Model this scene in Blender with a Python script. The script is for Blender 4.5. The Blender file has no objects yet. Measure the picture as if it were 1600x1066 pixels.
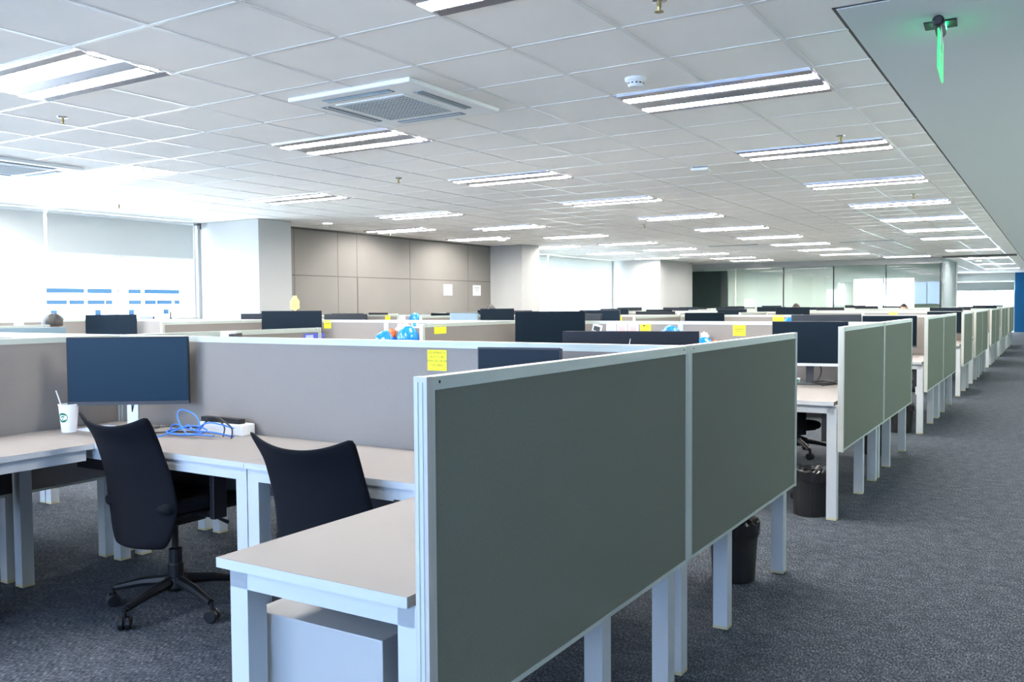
import bpy, bmesh, math, random
from mathutils import Vector, Matrix
from math import radians as RAD, pi, sin, cos

SC = bpy.context.scene
COL = SC.collection
random.seed(7)

# ------------------------------------------------------------------ camera
F_PX = 1380.3
cam_d = bpy.data.cameras.new('camera')
cam = bpy.data.objects.new('camera', cam_d)
COL.objects.link(cam)
cam_d.sensor_fit = 'HORIZONTAL'
cam_d.sensor_width = 36.0
cam_d.lens = 36.0 * F_PX / 1600.0
cam_d.clip_start = 0.05
cam_d.clip_end = 400
YAW, PITCH, ROLL = 0.5507, -0.0408, -0.0067
_f = Vector((-sin(YAW), cos(YAW), 0)); _r = Vector((cos(YAW), sin(YAW), 0)); _u = Vector((0, 0, 1))
F = _f * cos(PITCH) + _u * sin(PITCH); U = _u * cos(PITCH) - _f * sin(PITCH)
R = _r * cos(ROLL) + U * sin(ROLL); V = U * cos(ROLL) - _r * sin(ROLL)
M = Matrix((R, V, -F)).transposed().to_4x4()
M.translation = Vector((1.089, 0, 1.347))
cam.matrix_world = M
SC.camera = cam

# ------------------------------------------------------------------ colour management, world
SC.view_settings.view_transform = 'Standard'
SC.view_settings.look = 'None'
SC.view_settings.gamma = 1
SC.view_settings.use_curve_mapping = False
SC.view_settings.exposure = 2.03
SKY = 5.4
TUBE = 78.0
W_ = bpy.data.worlds.new('world'); SC.world = W_
W_.use_nodes = True
bg = W_.node_tree.nodes['Background']
bg.inputs[0].default_value = (0.75, 0.86, 1.0, 1)
bg.inputs[1].default_value = SKY
SC.cycles.max_bounces = 8
SC.cycles.diffuse_bounces = 5
SC.cycles.glossy_bounces = 3
SC.cycles.transparent_max_bounces = 12
SC.cycles.transmission_bounces = 4
SC.cycles.sample_clamp_indirect = 12.0
SC.cycles.use_denoising = True

# ------------------------------------------------------------------ materials
MATS = {}
def mat(name, col, rough=0.5, metal=0.0, spec=0.5, noise=None, bump=None, emit=None, trans=None):
    """noise=(scale, amount) varies the colour; bump=(scale, strength)"""
    if name in MATS: return MATS[name]
    m = bpy.data.materials.new(name); m.use_nodes = True
    nt = m.node_tree; b = nt.nodes['Principled BSDF']
    b.inputs['Base Color'].default_value = (*col, 1)
    b.inputs['Roughness'].default_value = rough
    b.inputs['Metallic'].default_value = metal
    b.inputs['Specular IOR Level'].default_value = spec
    tc = nt.nodes.new('ShaderNodeTexCoord')
    if noise:
        n = nt.nodes.new('ShaderNodeTexNoise'); n.inputs['Scale'].default_value = noise[0]
        n.inputs['Detail'].default_value = 4
        nt.links.new(tc.outputs['Object'], n.inputs['Vector'])
        r = nt.nodes.new('ShaderNodeMapRange')
        r.inputs['From Min'].default_value = 0.25; r.inputs['From Max'].default_value = 0.75
        r.inputs['To Min'].default_value = 1 - noise[1]; r.inputs['To Max'].default_value = 1 + noise[1]
        nt.links.new(n.outputs['Fac'], r.inputs['Value'])
        mx = nt.nodes.new('ShaderNodeVectorMath'); mx.operation = 'SCALE'
        mx.inputs[0].default_value = col
        nt.links.new(r.outputs['Result'], mx.inputs['Scale'])
        nt.links.new(mx.outputs['Vector'], b.inputs['Base Color'])
    if bump:
        n2 = nt.nodes.new('ShaderNodeTexNoise'); n2.inputs['Scale'].default_value = bump[0]
        nt.links.new(tc.outputs['Object'], n2.inputs['Vector'])
        bp = nt.nodes.new('ShaderNodeBump'); bp.inputs['Strength'].default_value = bump[1]
        bp.inputs['Distance'].default_value = 0.002
        nt.links.new(n2.outputs['Fac'], bp.inputs['Height'])
        nt.links.new(bp.outputs['Normal'], b.inputs['Normal'])
    if emit:
        b.inputs['Emission Color'].default_value = (*emit[:3], 1)
        b.inputs['Emission Strength'].default_value = emit[3]
    MATS[name] = m
    return m

def glass_mat(name, tint, gloss=0.12, rough=0.0):
    m = bpy.data.materials.new(name); m.use_nodes = True
    nt = m.node_tree; nt.nodes.clear()
    out = nt.nodes.new('ShaderNodeOutputMaterial')
    mix = nt.nodes.new('ShaderNodeMixShader')
    t = nt.nodes.new('ShaderNodeBsdfTransparent'); t.inputs[0].default_value = (*tint, 1)
    g = nt.nodes.new('ShaderNodeBsdfGlossy'); g.inputs['Roughness'].default_value = rough
    fr = nt.nodes.new('ShaderNodeFresnel'); fr.inputs[0].default_value = 1.5
    ma = nt.nodes.new('ShaderNodeMath'); ma.operation = 'ADD'; ma.inputs[1].default_value = gloss
    nt.links.new(fr.outputs[0], ma.inputs[0])
    ge = nt.nodes.new('ShaderNodeNewGeometry')
    bf = nt.nodes.new('ShaderNodeMath'); bf.operation = 'SUBTRACT'; bf.inputs[0].default_value = 1.0
    mu = nt.nodes.new('ShaderNodeMath'); mu.operation = 'MULTIPLY'; mu.use_clamp = True
    nt.links.new(ge.outputs['Backfacing'], bf.inputs[1])
    nt.links.new(ma.outputs[0], mu.inputs[0]); nt.links.new(bf.outputs[0], mu.inputs[1])
    nt.links.new(mu.outputs[0], mix.inputs[0])
    nt.links.new(t.outputs[0], mix.inputs[1]); nt.links.new(g.outputs[0], mix.inputs[2])
    nt.links.new(mix.outputs[0], out.inputs[0])
    MATS[name] = m
    return m

def translucent_mat(name, col, tcol, fac):
    m = bpy.data.materials.new(name); m.use_nodes = True
    nt = m.node_tree; nt.nodes.clear()
    out = nt.nodes.new('ShaderNodeOutputMaterial'); mix = nt.nodes.new('ShaderNodeMixShader')
    d = nt.nodes.new('ShaderNodeBsdfDiffuse'); d.inputs[0].default_value = (*col, 1)
    t = nt.nodes.new('ShaderNodeBsdfTranslucent'); t.inputs[0].default_value = (*tcol, 1)
    mix.inputs[0].default_value = fac
    nt.links.new(d.outputs[0], mix.inputs[1]); nt.links.new(t.outputs[0], mix.inputs[2])
    nt.links.new(mix.outputs[0], out.inputs[0])
    MATS[name] = m
    return m

def carpet_mat():
    m = bpy.data.materials.new('carpet'); m.use_nodes = True
    nt = m.node_tree; b = nt.nodes['Principled BSDF']
    tc = nt.nodes.new('ShaderNodeTexCoord')
    mp = nt.nodes.new('ShaderNodeMapping'); mp.inputs['Scale'].default_value = (150, 55, 1)
    mp.inputs['Rotation'].default_value = (0, 0, 0.3)
    nt.links.new(tc.outputs['Object'], mp.inputs['Vector'])
    n = nt.nodes.new('ShaderNodeTexNoise'); n.inputs['Scale'].default_value = 1.0; n.inputs['Detail'].default_value = 3
    nt.links.new(mp.outputs[0], n.inputs['Vector'])
    n2 = nt.nodes.new('ShaderNodeTexNoise'); n2.inputs['Scale'].default_value = 14; n2.inputs['Detail'].default_value = 3
    nt.links.new(tc.outputs['Object'], n2.inputs['Vector'])
    ad = nt.nodes.new('ShaderNodeMath'); ad.operation = 'MULTIPLY_ADD'
    nt.links.new(n2.outputs['Fac'], ad.inputs[0]); ad.inputs[1].default_value = 0.25
    nt.links.new(n.outputs['Fac'], ad.inputs[2])
    cr = nt.nodes.new('ShaderNodeValToRGB')
    cr.color_ramp.elements[0].position = 0.42; cr.color_ramp.elements[0].color = (0.016, 0.021, 0.032, 1)
    cr.color_ramp.elements[1].position = 0.88; cr.color_ramp.elements[1].color = (0.205, 0.22, 0.25, 1)
    e = cr.color_ramp.elements.new(0.64); e.color = (0.058, 0.069, 0.086, 1)
    nt.links.new(ad.outputs[0], cr.inputs[0]); nt.links.new(cr.outputs[0], b.inputs['Base Color'])
    b.inputs['Roughness'].default_value = 0.95; b.inputs['Specular IOR Level'].default_value = 0.15
    bp = nt.nodes.new('ShaderNodeBump'); bp.inputs['Strength'].default_value = 0.5; bp.inputs['Distance'].default_value = 0.004
    nt.links.new(n.outputs['Fac'], bp.inputs['Height']); nt.links.new(bp.outputs[0], b.inputs['Normal'])
    MATS['carpet'] = m
    return m

carpet_mat()
mat('tile', (0.90, 0.885, 0.845), 0.9, noise=(3, 0.02), bump=(90, 0.15))
mat('tbar', (0.74, 0.75, 0.73), 0.30, spec=0.6)
mat('gypsum', (0.66, 0.71, 0.72), 0.8)
mat('gap', (0.10, 0.10, 0.10), 0.8)
mat('wallwhite', (0.39, 0.40, 0.395), 0.7, noise=(2, 0.01))
mat('wallroom_lit', (0.80, 0.84, 0.80), 0.7)  # lighter copy of the wall white; the room's brightness is put into the colour
mat('walldim', (0.60, 0.62, 0.60), 0.8)
mat('walltan', (0.195, 0.187, 0.175), 0.85, noise=(2.5, 0.03))
mat('wallblue', (0.0, 0.16, 0.42), 0.6)
mat('seam', (0.10, 0.093, 0.085), 0.8)
mat('fabric', (0.272, 0.248, 0.230), 0.95, spec=0.1, noise=(160, 0.05), bump=(400, 0.2))
mat('fabric_dim_green', (0.185, 0.198, 0.162), 0.95, spec=0.1, noise=(160, 0.07), bump=(400, 0.2))  # darker green copy of the fabric; dim corridor light put into its colour
mat('alu', (0.50, 0.55, 0.50), 0.35, spec=0.5)
mat('alu_cream', (0.50, 0.49, 0.455), 0.4)
mat('desk', (0.262, 0.246, 0.240), 0.6, spec=0.15, noise=(30, 0.01))
mat('deskedge', (0.78, 0.80, 0.80), 0.5)
mat('steel_white', (0.52, 0.55, 0.57), 0.45)
mat('foot', (0.55, 0.50, 0.30), 0.6)
mat('cabinet', (0.42, 0.43, 0.43), 0.4)
mat('black', (0.012, 0.013, 0.016), 0.5)
mat('blackfab', (0.003, 0.0042, 0.0075), 0.85, spec=0.2, bump=(900, 0.3))
mat('blackplastic', (0.008, 0.009, 0.011), 0.45, spec=0.3)
mat('screen', (0.003, 0.020, 0.042), 0.33, spec=0.16)
mat('screen_soft', (0.002, 0.008, 0.015), 0.36, spec=0.16)
mat('monback', (0.012, 0.015, 0.022), 0.5, spec=0.25)
mat('monback_blue', (0.14, 0.21, 0.26), 0.5)
mat('silver', (0.72, 0.73, 0.74), 0.35, metal=0.6)
mat('greyplastic', (0.045, 0.052, 0.065), 0.5, spec=0.3)
mat('chrome', (0.75, 0.78, 0.80), 0.2, metal=1.0)
mat('white', (0.82, 0.83, 0.82), 0.5)
mat('paper', (0.80, 0.82, 0.84), 0.8)
mat('yellow', (0.86, 0.80, 0.035), 0.8)
mat('ink', (0.22, 0.20, 0.04), 0.8)
mat('inkblack', (0.03, 0.03, 0.03), 0.8)
mat('greenlogo', (0.0, 0.22, 0.12), 0.6)
mat('bluecable', (0.03, 0.20, 0.75), 0.45)
mat('blackcable', (0.012, 0.012, 0.014), 0.5)
mat('helmetblue', (0.005, 0.20, 0.72), 0.15, spec=0.8)
mat('orange', (0.85, 0.13, 0.02), 0.5)
mat('posterblue', (0.10, 0.13, 0.62), 0.6)
mat('pink', (0.80, 0.42, 0.42), 0.7)
mat('paleblue', (0.50, 0.60, 0.80), 0.7)
mat('gold', (0.78, 0.62, 0.25), 0.6)
mat('binblack', (0.010, 0.010, 0.011), 0.55)
mat('bag', (0.012, 0.012, 0.014), 0.25)
mat('brass', (0.35, 0.28, 0.12), 0.35, metal=0.8)
mat('fixture_white', (0.85, 0.86, 0.86), 0.35)
mat('louver', (0.50, 0.50, 0.54), 0.28, metal=1.0)
mat('reflector', (0.42, 0.42, 0.46), 0.18, metal=1.0)
mat('tube', (1, 1, 1), 0.5, emit=(1.0, 0.955, 0.885, TUBE))
mat('downlight', (1, 1, 1), 0.5, emit=(1.0, 0.96, 0.88, 12))
mat('ac_white', (0.84, 0.87, 0.86), 0.4)
mat('ac_dark', (0.10, 0.15, 0.19), 0.5)
mat('ac_grille', (0.42, 0.47, 0.49), 0.6)
mat('exitgreen', (0.02, 0.30, 0.12), 0.3, emit=(0.09, 1.0, 0.33, 0.22))
mat('exitlamp', (0.1, 0.8, 0.4), 0.3, emit=(0.03, 1.0, 0.35, 10))
mat('skin', (0.50, 0.27, 0.17), 0.55)
mat('hair', (0.012, 0.010, 0.010), 0.5)
mat('shirt', (0.10, 0.13, 0.22), 0.85)
mat('shirt_grey', (0.28, 0.29, 0.30), 0.85)
mat('trouser', (0.02, 0.022, 0.03), 0.85)
mat('facade', (0.80, 0.82, 0.84), 0.8)
mat('facade_glass', (0.010, 0.026, 0.045), 1.0, spec=0.0)
mat('ground', (0.88, 0.84, 0.78), 0.9)
mat('hill', (0.06, 0.10, 0.12), 0.9)
mat('sage', (0.20, 0.23, 0.19), 0.7)
mat('slate', (0.06, 0.085, 0.095), 0.5)
glass_mat('winglass', (0.94, 0.97, 0.98), 0.0)
glass_mat('darkglass', (0.40, 0.42, 0.38), 0.0)
glass_mat('tintglass', (0.60, 0.68, 0.80), 0.0)
glass_mat('roomglass', (0.84, 0.91, 0.885), 0.05)
translucent_mat('blind', (0.72, 0.76, 0.76), (0.27, 0.245, 0.22), 0.36)
translucent_mat('curtain', (0.70, 0.72, 0.70), (0.5, 0.52, 0.5), 0.4)
translucent_mat('frost', (0.55, 0.62, 0.66), (0.45, 0.5, 0.53), 0.5)
translucent_mat('curtain_end', (0.55, 0.58, 0.56), (0.2, 0.21, 0.2), 0.4)

# ------------------------------------------------------------------ mesh helpers
class MB:
    def __init__(s): s.v = []; s.f = []
    def box(s, x0, x1, y0, y1, z0, z1, mtx=None):
        b = len(s.v)
        p = [Vector(c) for c in ((x0,y0,z0),(x1,y0,z0),(x1,y1,z0),(x0,y1,z0),(x0,y0,z1),(x1,y0,z1),(x1,y1,z1),(x0,y1,z1))]
        if mtx: p = [mtx @ q for q in p]
        s.v += p
        s.f += [tuple(b+i for i in q) for q in ((0,3,2,1),(4,5,6,7),(0,1,5,4),(1,2,6,5),(2,3,7,6),(3,0,4,7))]
        return s
    def quad(s, a, b, c, d):
        n = len(s.v); s.v += [Vector(a), Vector(b), Vector(c), Vector(d)]; s.f.append((n, n+1, n+2, n+3)); return s
    def lathe(s, prof, n=16, c=(0,0,0), axis='Z', cap=True):
        """prof: list of (r, h)"""
        b = len(s.v)
        for r, h in prof:
            for k in range(n):
                a = 2*pi*k/n
                p = (r*cos(a), r*sin(a), h)
                if axis == 'X': p = (h, r*cos(a), r*sin(a))
                if axis == 'Y': p = (r*sin(a), h, r*cos(a))
                s.v.append(Vector((c[0]+p[0], c[1]+p[1], c[2]+p[2])))
        for i in range(len(prof)-1):
            for k in range(n):
                s.f.append((b+i*n+k, b+i*n+(k+1) % n, b+(i+1)*n+(k+1) % n, b+(i+1)*n+k))
        if cap:
            s.f.append(tuple(b+k for k in range(n))[::-1])
            e = b+(len(prof)-1)*n
            s.f.append(tuple(e+k for k in range(n)))
        return s
    def tube(s, pts, r, n=8):
        pts = [Vector(p) for p in pts]
        rs = r if isinstance(r, (list, tuple)) else [r]*len(pts)
        b = len(s.v); prev = None
        for i, p in enumerate(pts):
            t = (pts[min(i+1, len(pts)-1)] - pts[max(i-1, 0)]).normalized()
            if prev is None:
                up = Vector((0,0,1)) if abs(t.z) < 0.9 else Vector((1,0,0))
                a = t.cross(up).normalized()
            else:
                a = (prev - t*prev.dot(t)).normalized()
            prev = a; c = t.cross(a)
            for k in range(n):
                w = 2*pi*k/n
                s.v.append(p + (a*cos(w) + c*sin(w))*rs[i])
        for i in range(len(pts)-1):
            for k in range(n):
                s.f.append((b+i*n+k, b+i*n+(k+1) % n, b+(i+1)*n+(k+1) % n, b+(i+1)*n+k))
        s.f.append(tuple(b+k for k in range(n))[::-1]); e = b+(len(pts)-1)*n
        s.f.append(tuple(e+k for k in range(n)))
        return s
    def grid(s, fn, nu, nv):
        b = len(s.v)
        for j in range(nv+1):
            for i in range(nu+1): s.v.append(Vector(fn(i/nu, j/nv)))
        for j in range(nv):
            for i in range(nu):
                q = b+j*(nu+1)+i; s.f.append((q, q+1, q+nu+2, q+nu+1))
        return s
    def xf(s, m):
        s.v = [m @ q for q in s.v]; return s
    def build(s, name, material, parent=None, smooth=False, bevel=0, subsurf=0, solid=0):
        me = bpy.data.meshes.new(name)
        me.from_pydata([tuple(q) for q in s.v], [], s.f)
        bm = bmesh.new(); bm.from_mesh(me)
        bmesh.ops.recalc_face_normals(bm, faces=bm.faces); bm.to_mesh(me); bm.free()
        me.materials.append(MATS[material])
        if smooth:
            me.polygons.foreach_set('use_smooth', [True]*len(me.polygons))
        o = bpy.data.objects.new(name, me); COL.objects.link(o)
        if parent: o.parent = parent
        if solid:
            m = o.modifiers.new('solid', 'SOLIDIFY'); m.thickness = solid; m.offset = 0
        if subsurf:
            m = o.modifiers.new('sub', 'SUBSURF'); m.levels = subsurf; m.render_levels = subsurf
        if bevel:
            m = o.modifiers.new('bevel', 'BEVEL'); m.width = bevel; m.segments = 2; m.limit_method = 'ANGLE'
        return o

def tag(o, label=None, cat=None, group=None, kind=None):
    if label: o['label'] = label
    if cat: o['category'] = cat
    if group: o['group'] = group
    if kind: o['kind'] = kind
    return o
def empty(name, loc=(0,0,0), rz=0, label=None, cat=None, group=None):
    o = bpy.data.objects.new(name, None); COL.objects.link(o)
    o.location = loc; o.rotation_euler = (0, 0, rz); o.empty_display_size = 0.1
    return tag(o, label, cat, group)
KIDS = {}
def kids(o):
    if o.name not in KIDS: KIDS[o.name] = [c for c in bpy.data.objects if c.parent is o]
    return KIDS[o.name]
def copy_tree(o, parent=None):
    c = o.copy(); COL.objects.link(c); c.parent = parent
    KIDS[c.name] = [copy_tree(ch, c) for ch in kids(o)]
    return c
def place(proto, loc, rz, label, group=None, first=set()):
    """first use moves the prototype itself, later uses copy it"""
    o = proto
    if proto.name in first: o = copy_tree(proto)
    first.add(proto.name)
    o.location = loc; o.rotation_euler = (0, 0, rz); o['label'] = label
    if group: o['group'] = group
    return o
def struct(name, mb, m, **k):
    o = mb.build(name, m, **k); o['kind'] = 'structure'; return o

# ------------------------------------------------------------------ constants of the place
HC = 2.636
X0, XS = -1.26, 0.24           # ceiling grid origin, soffit edge
GY = 5.03
T = 0.6
WX = -10.1                     # window wall plane
YB, YE = -4.0, 45.0            # back and end wall
XR = 2.7                       # right wall

# lights: (grid x, grid y)
LIGHTS = []
A_ROWS = [-4, 0, 4, 8, 12, 16, 20, 24, 32, 40, 48, 56]
B_ROWS = [-12, -8, -4, 0, 4, 8, 12, 16, 20, 24, 28, 32]
C_ROWS = [-4, 0, 4, 8, 12, 16, 20, 24, 28, 32, 35]
D_ROWS = [0, 11, 15, 20, 25, 30]
for r_ in A_ROWS: LIGHTS.append((0, r_, 'A'))
for r_ in B_ROWS: LIGHTS.append((-5, r_, 'B'))
for r_ in C_ROWS: LIGHTS.append((-10, r_, 'C'))
for r_ in D_ROWS: LIGHTS.append((-14 if r_ in (0,) else -13, r_, 'D'))
LIGHTS.append((-3, 36, 'E'))
for gx_ in (-13, -9, -5): LIGHTS.append((gx_, 41, 'F'))  # lights added inside the glass room to brighten its interior

# ------------------------------------------------------------------ room shell
struct('floor', MB().quad((-10.3, YB, 0), (XR, YB, 0), (XR, YE, 0), (-10.3, YE, 0)), 'carpet')
cells = set()
for gx, gy, _ in LIGHTS: cells.update({(gx, gy), (gx+1, gy)})
mb = MB()
i0 = math.floor((-10.2-X0)/T)
j0 = math.floor((YB-GY)/T); j1 = math.ceil((YE-GY)/T)
for i in range(i0, 3):
    xa, xb = max(X0+T*i, -10.2), min(X0+T*(i+1), XS)
    for j in range(j0, j1):
        if (i, j) in cells: continue
        mb.quad((xa, GY+T*j, HC), (xb, GY+T*j, HC), (xb, GY+T*(j+1), HC), (xa, GY+T*(j+1), HC))
struct('ceiling', mb, 'tile')
# tiled ceiling over the corridor before the smooth soffit starts, and the smooth soffit
mb = MB()
for i in range(2, 7):
    xa, xb = max(X0+T*i, XS), min(X0+T*(i+1), XR)
    if xb <= xa: continue
    for j in range(j0, 0):
        ya, yb = GY+T*j, min(GY+T*(j+1), 4.09)
        if yb > ya: mb.quad((xa, ya, HC), (xb, ya, HC), (xb, yb, HC), (xa, yb, HC))
struct('ceiling_corridor_tiles', mb, 'tile')
struct('ceiling_corridor_soffit', MB().box(XS+0.012, XR, 4.10, YE, HC-0.004, HC+0.03), 'gypsum')
struct('trim_1', MB().box(XS-0.004, XS+0.014, 4.08, YE, HC-0.001, HC+0.004).box(XS, XR, 4.08, 4.10, HC-0.001, HC+0.004), 'gap')
# T-bars
mb = MB()
hb = 0.012
for i in range(i0+1, 3):
    x = X0+T*i
    # break bars at the light cells
    y = YB
    segs = []
    ys = sorted(set([GY+T*r for (gx, r, _) in LIGHTS if gx+1 == i]))
    for yy in ys:
        segs.append((y, yy)); y = yy+T
    segs.append((y, YE))
    for a, b in segs:
        if b > a: mb.box(x-hb, x+hb, a, b, HC-0.0035, HC+0.002)
for j in range(j0+1, j1):
    y = GY+T*j
    mb.box(-10.2, XS, y-hb, y+hb, HC-0.0030, HC+0.0015)
for i in range(3, 7): mb.box(X0+T*i-hb, X0+T*i+hb, YB, 4.09, HC-0.0035, HC+0.002)
for j in range(j0+1, 0):
    y = GY+T*j
    if y < 4.05: mb.box(XS, XR, y-hb, y+hb, HC-0.0030, HC+0.0015)
struct('trim_2', mb, 'tbar')

# dark plenum lid keeps the sky out above the tiles
struct('ceiling_slab', MB().box(-10.3, XR+0.1, YB-0.1, YE+0.1, HC+0.25, HC+0.35), 'walldim')

# window wall (left): window 1 from y 1.2 to 8.9, window 2 from 17.2 to 23.7
SILL, HEAD = 0.95, 2.60
mb = MB()
def wseg(y0, y1, z0, z1): mb.box(WX-0.20, WX, y0, y1, z0, z1)
wseg(YB, 32.1, 0, SILL); wseg(YB, 32.1, HEAD, HC+0.25)
for a, b in ((YB, -3.0), (9.05, 17.0), (23.85, 32.1)): wseg(a, b, SILL, HEAD)
struct('wall_left', mb, 'wallwhite')
struct('wall_back', MB().box(-10.3, XR+0.1, YB-0.1, YB, 0, 0.7).box(-10.3, XR+0.1, YB-0.1, YB, 2.6, HC+0.25)
       .box(-10.3, -9.6, YB-0.1, YB, 0.7, 2.6).box(XR-0.5, XR+0.1, YB-0.1, YB, 0.7, 2.6), 'wallwhite')
root = empty('window_6', (-3.7, YB-0.05, 0.7)); root['kind'] = 'structure'
m = MB()
for x in (-5.88, -3.9, -1.95, 0, 1.95, 3.9, 5.88): m.box(x-0.025, x+0.025, -0.03, 0.03, 0, 1.9)
m.build('window_frame', 'fixture_white', root)
MB().box(-5.9, 5.9, -0.004, 0.004, 0, 1.9).build('window_pane', 'tintglass', root)
struct('wall_right', MB().box(XR, XR+0.1, YB, 5.0, 0, HC+0.25).box(XR, XR+0.1, 40.0, YE, 0, HC+0.25)
       .box(XR, XR+0.1, 5.0, 40.0, 0, 0.9).box(XR, XR+0.1, 5.0, 40.0, 2.3, HC+0.25), 'wallwhite')
root = empty('window_7', (XR+0.05, 22.5, 0.9)); root['kind'] = 'structure'  # unseen windows, added to throw daylight on the end panels, soffit and ceiling
m = MB()
for k in range(13): m.box(-0.03, 0.03, -17.5+35*k/12-0.03, -17.5+35*k/12+0.03, 0, 1.4)
m.build('window_frame', 'fixture_white', root)
MB().box(-0.004, 0.004, -17.5, 17.5, 0, 1.4).build('window_pane', 'darkglass', root)
def column(name, x0, x1, y0, y1):
    struct(name, MB().box(x0, x1, y0, y1, 0, HC-0.004), 'wallwhite', bevel=0.004)
column('wall_column_a', WX, -8.83, 9.1, 9.75)
column('wall_column_b', WX, -8.60, 16.2, 16.95)
column('wall_column_c', WX, -8.60, 23.95, 26.6)
# tan panelled wall between the first two columns
XT = -9.40
struct('wall_panelled', MB().box(WX, XT, 9.75, 16.2, 0, 2.60), 'walltan')
mb = MB()
for y in (10.37, 11.39, 11.88, 13.38, 15.34): mb.box(XT, XT+0.002, y-0.006, y+0.006, 0, 2.60)
mb.box(XT, XT+0.002, 9.75, 16.2, 1.845, 1.863)
mb.box(XT, XT+0.003, 11.87, 11.90, 0, 1.85)
mb.box(XT-0.05, XT+0.001, 9.75, 16.2, 2.60, 2.632)
struct('trim_3', mb, 'seam')
struct('baseboard_left', MB().box(XT, XT+0.012, 9.75, 16.2, 0, 0.1), 'gap')

# windows
def window(n, y0, y1, muls):
    root = empty('window_%d' % n, (WX-0.1, (y0+y1)/2, SILL)); root['kind'] = 'structure'
    c = (y0+y1)/2
    m = MB(); H = HEAD-SILL
    m.box(-0.03, 0.03, y0-c, y1-c, 0, 0.05).box(-0.03, 0.03, y0-c, y1-c, H-0.05, H)
    for y in muls: m.box(-0.03, 0.03, y-0.025-c, y+0.025-c, 0.05, H-0.05)
    m.build('window_frame', 'white', root)
    MB().box(-0.004, 0.004, y0-c, y1-c, 0.02, H-0.02).build('window_pane', 'winglass', root)
window(1, -3.0, 9.05, (-2.97, -1.5, 0.0, 1.5, 3.0, 4.6, 6.15, 7.7, 9.02))
window(2, 17.0, 23.85, (17.03, 18.7, 20.4, 22.1, 23.82))
def blind(y0, y1, zb, label, bracket=False, m='blind', ztop=2.62):
    root = empty('roller_blind', (WX+0.06, (y0+y1)/2, ztop), 0, label, 'blind', 'roller blinds on the windows')
    h = (y1-y0)/2
    MB().box(-0.0015, 0.0015, -h, h, zb-ztop, -0.02).build('blind_cloth', m, root)
    MB().lathe([(0.022, -h), (0.022, h)], 12, (0, 0, -0.02), 'Y').build('roller_tube', 'white', root, smooth=False)
    MB().box(-0.008, 0.008, -h, h, zb-ztop-0.02, zb-ztop+0.008).build('bottom_bar', 'white', root)
    if bracket: MB().box(-0.03, 0.03, h+0.10, h+0.13, -0.09, 0.0).box(-0.005, 0.005, h, h+0.11, -0.035, -0.025).build('bracket', 'greyplastic', root)
blind(3.55, 6.60, 2.12, 'grey roller blind half lowered at the far left edge of the window wall')
blind(6.64, 8.92, 2.07, 'grey roller blind half lowered beside the first white column', True)
blind(0.4, 3.5, 2.12, 'grey roller blind half lowered outside the left edge of view')
blind(17.15, 19.9, 1.55, 'cream roller blind lowered on the second window beside the panelled wall column', m='curtain')
blind(19.95, 23.7, 1.45, 'cream roller blind lowered on the second window, the one further away', m='curtain')

# end wall with full height glazing, blue wall to the right
struct('wall_end', MB().box(-2.9, -0.42, YE, YE+0.1, 2.25, HC+0.25), 'walldim')
struct('wall_end_left', MB().box(-2.9, -2.8, 32.1, YE+0.1, 0, HC+0.2), 'wallwhite')
struct('wall_end_blue', MB().box(-0.42, 0.6, YE, YE+0.1, 0, HC+0.25), 'wallblue')
struct('wall_end_right', MB().box(0.6, XR+0.1, YE, YE+0.1, 0, HC+0.25), 'wallwhite')
root = empty('window_4', (-1.61, YE+0.05, 0)); root['kind'] = 'structure'
m = MB()
for x in (-1.17, -0.4, 0.4, 1.17): m.box(x-0.02, x+0.02, -0.03, 0.03, 0, 2.25)
m.box(-1.19, 1.19, -0.03, 0.03, 0, 0.04)
m.build('window_frame', 'white', root)
MB().box(-1.19, 1.19, -0.004, 0.004, 0, 2.25).build('window_pane', 'winglass', root)
t = empty('roller_blind', (-1.61, YE-0.06, 2.24), 0, 'grey roller blind on the far end windows of the corridor', 'blind', 'roller blinds on the windows')
MB().box(-1.17, 1.17, -0.0015, 0.0015, -0.38, 0).build('blind_cloth', 'curtain_end', t)
MB().box(-1.17, 1.17, -0.01, 0.01, -0.40, -0.38).build('bottom_bar', 'white', t)

# glass meeting room at the far end
YG = 28.0
struct('wall_room_header', MB().box(-10.1, -1.66, YG-0.04, YG+0.04, 2.46, HC-0.004), 'wallwhite')
struct('wall_room_back', MB().box(-10.1, -4.85, 32.0, 32.1, 0, HC+0.2).box(-4.85, -2.85, 32.0, 32.1, 2.15, HC+0.2)
       .box(-4.85, -2.85, 32.0, 32.1, 0, 0.9).box(-2.85, -1.66, 32.0, 32.1, 0, HC+0.2), 'wallroom_lit')
struct('wall_room_side', MB().box(-1.70, -1.62, 31.7, 32.1, 0, HC-0.004), 'wallwhite')
root = empty('window_5', (-3.85, 32.05, 0.9)); root['kind'] = 'structure'
m = MB()
for x in (-0.98, 0.0, 0.98): m.box(x-0.03, x+0.03, -0.03, 0.03, 0, 1.25)
m.build('window_frame', 'white', root)
MB().box(-1.0, 1.0, -0.004, 0.004, 0, 1.25).build('window_pane', 'winglass', root)
POSTX = [-9.15, -7.65, -6.13, -4.63, -3.15, -1.70]
words = ['leftmost', 'second from left', 'third from left', 'fourth from left', 'rightmost']
for k in range(5):
    x0, x1 = POSTX[k], POSTX[k+1]
    root = empty('glass_screen', ((x0+x1)/2, YG, 0), 0, '%s clear glass pane of the far meeting room front' % words[k], 'glass screen', 'glass fronts of the meeting room')
    h = (x1-x0)/2
    MB().box(-h, h, -0.006, 0.006, 0.03, 2.46).build('glass_pane', 'roomglass', root)
    MB().box(h-0.022, h+0.008, -0.02, 0.02, 0.0, 2.46).build('post', 'white' if k == 0 else 'black', root)
    MB().box(-h, h, -0.02, 0.02, 0, 0.03).build('bottom_rail', 'alu', root)
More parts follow.
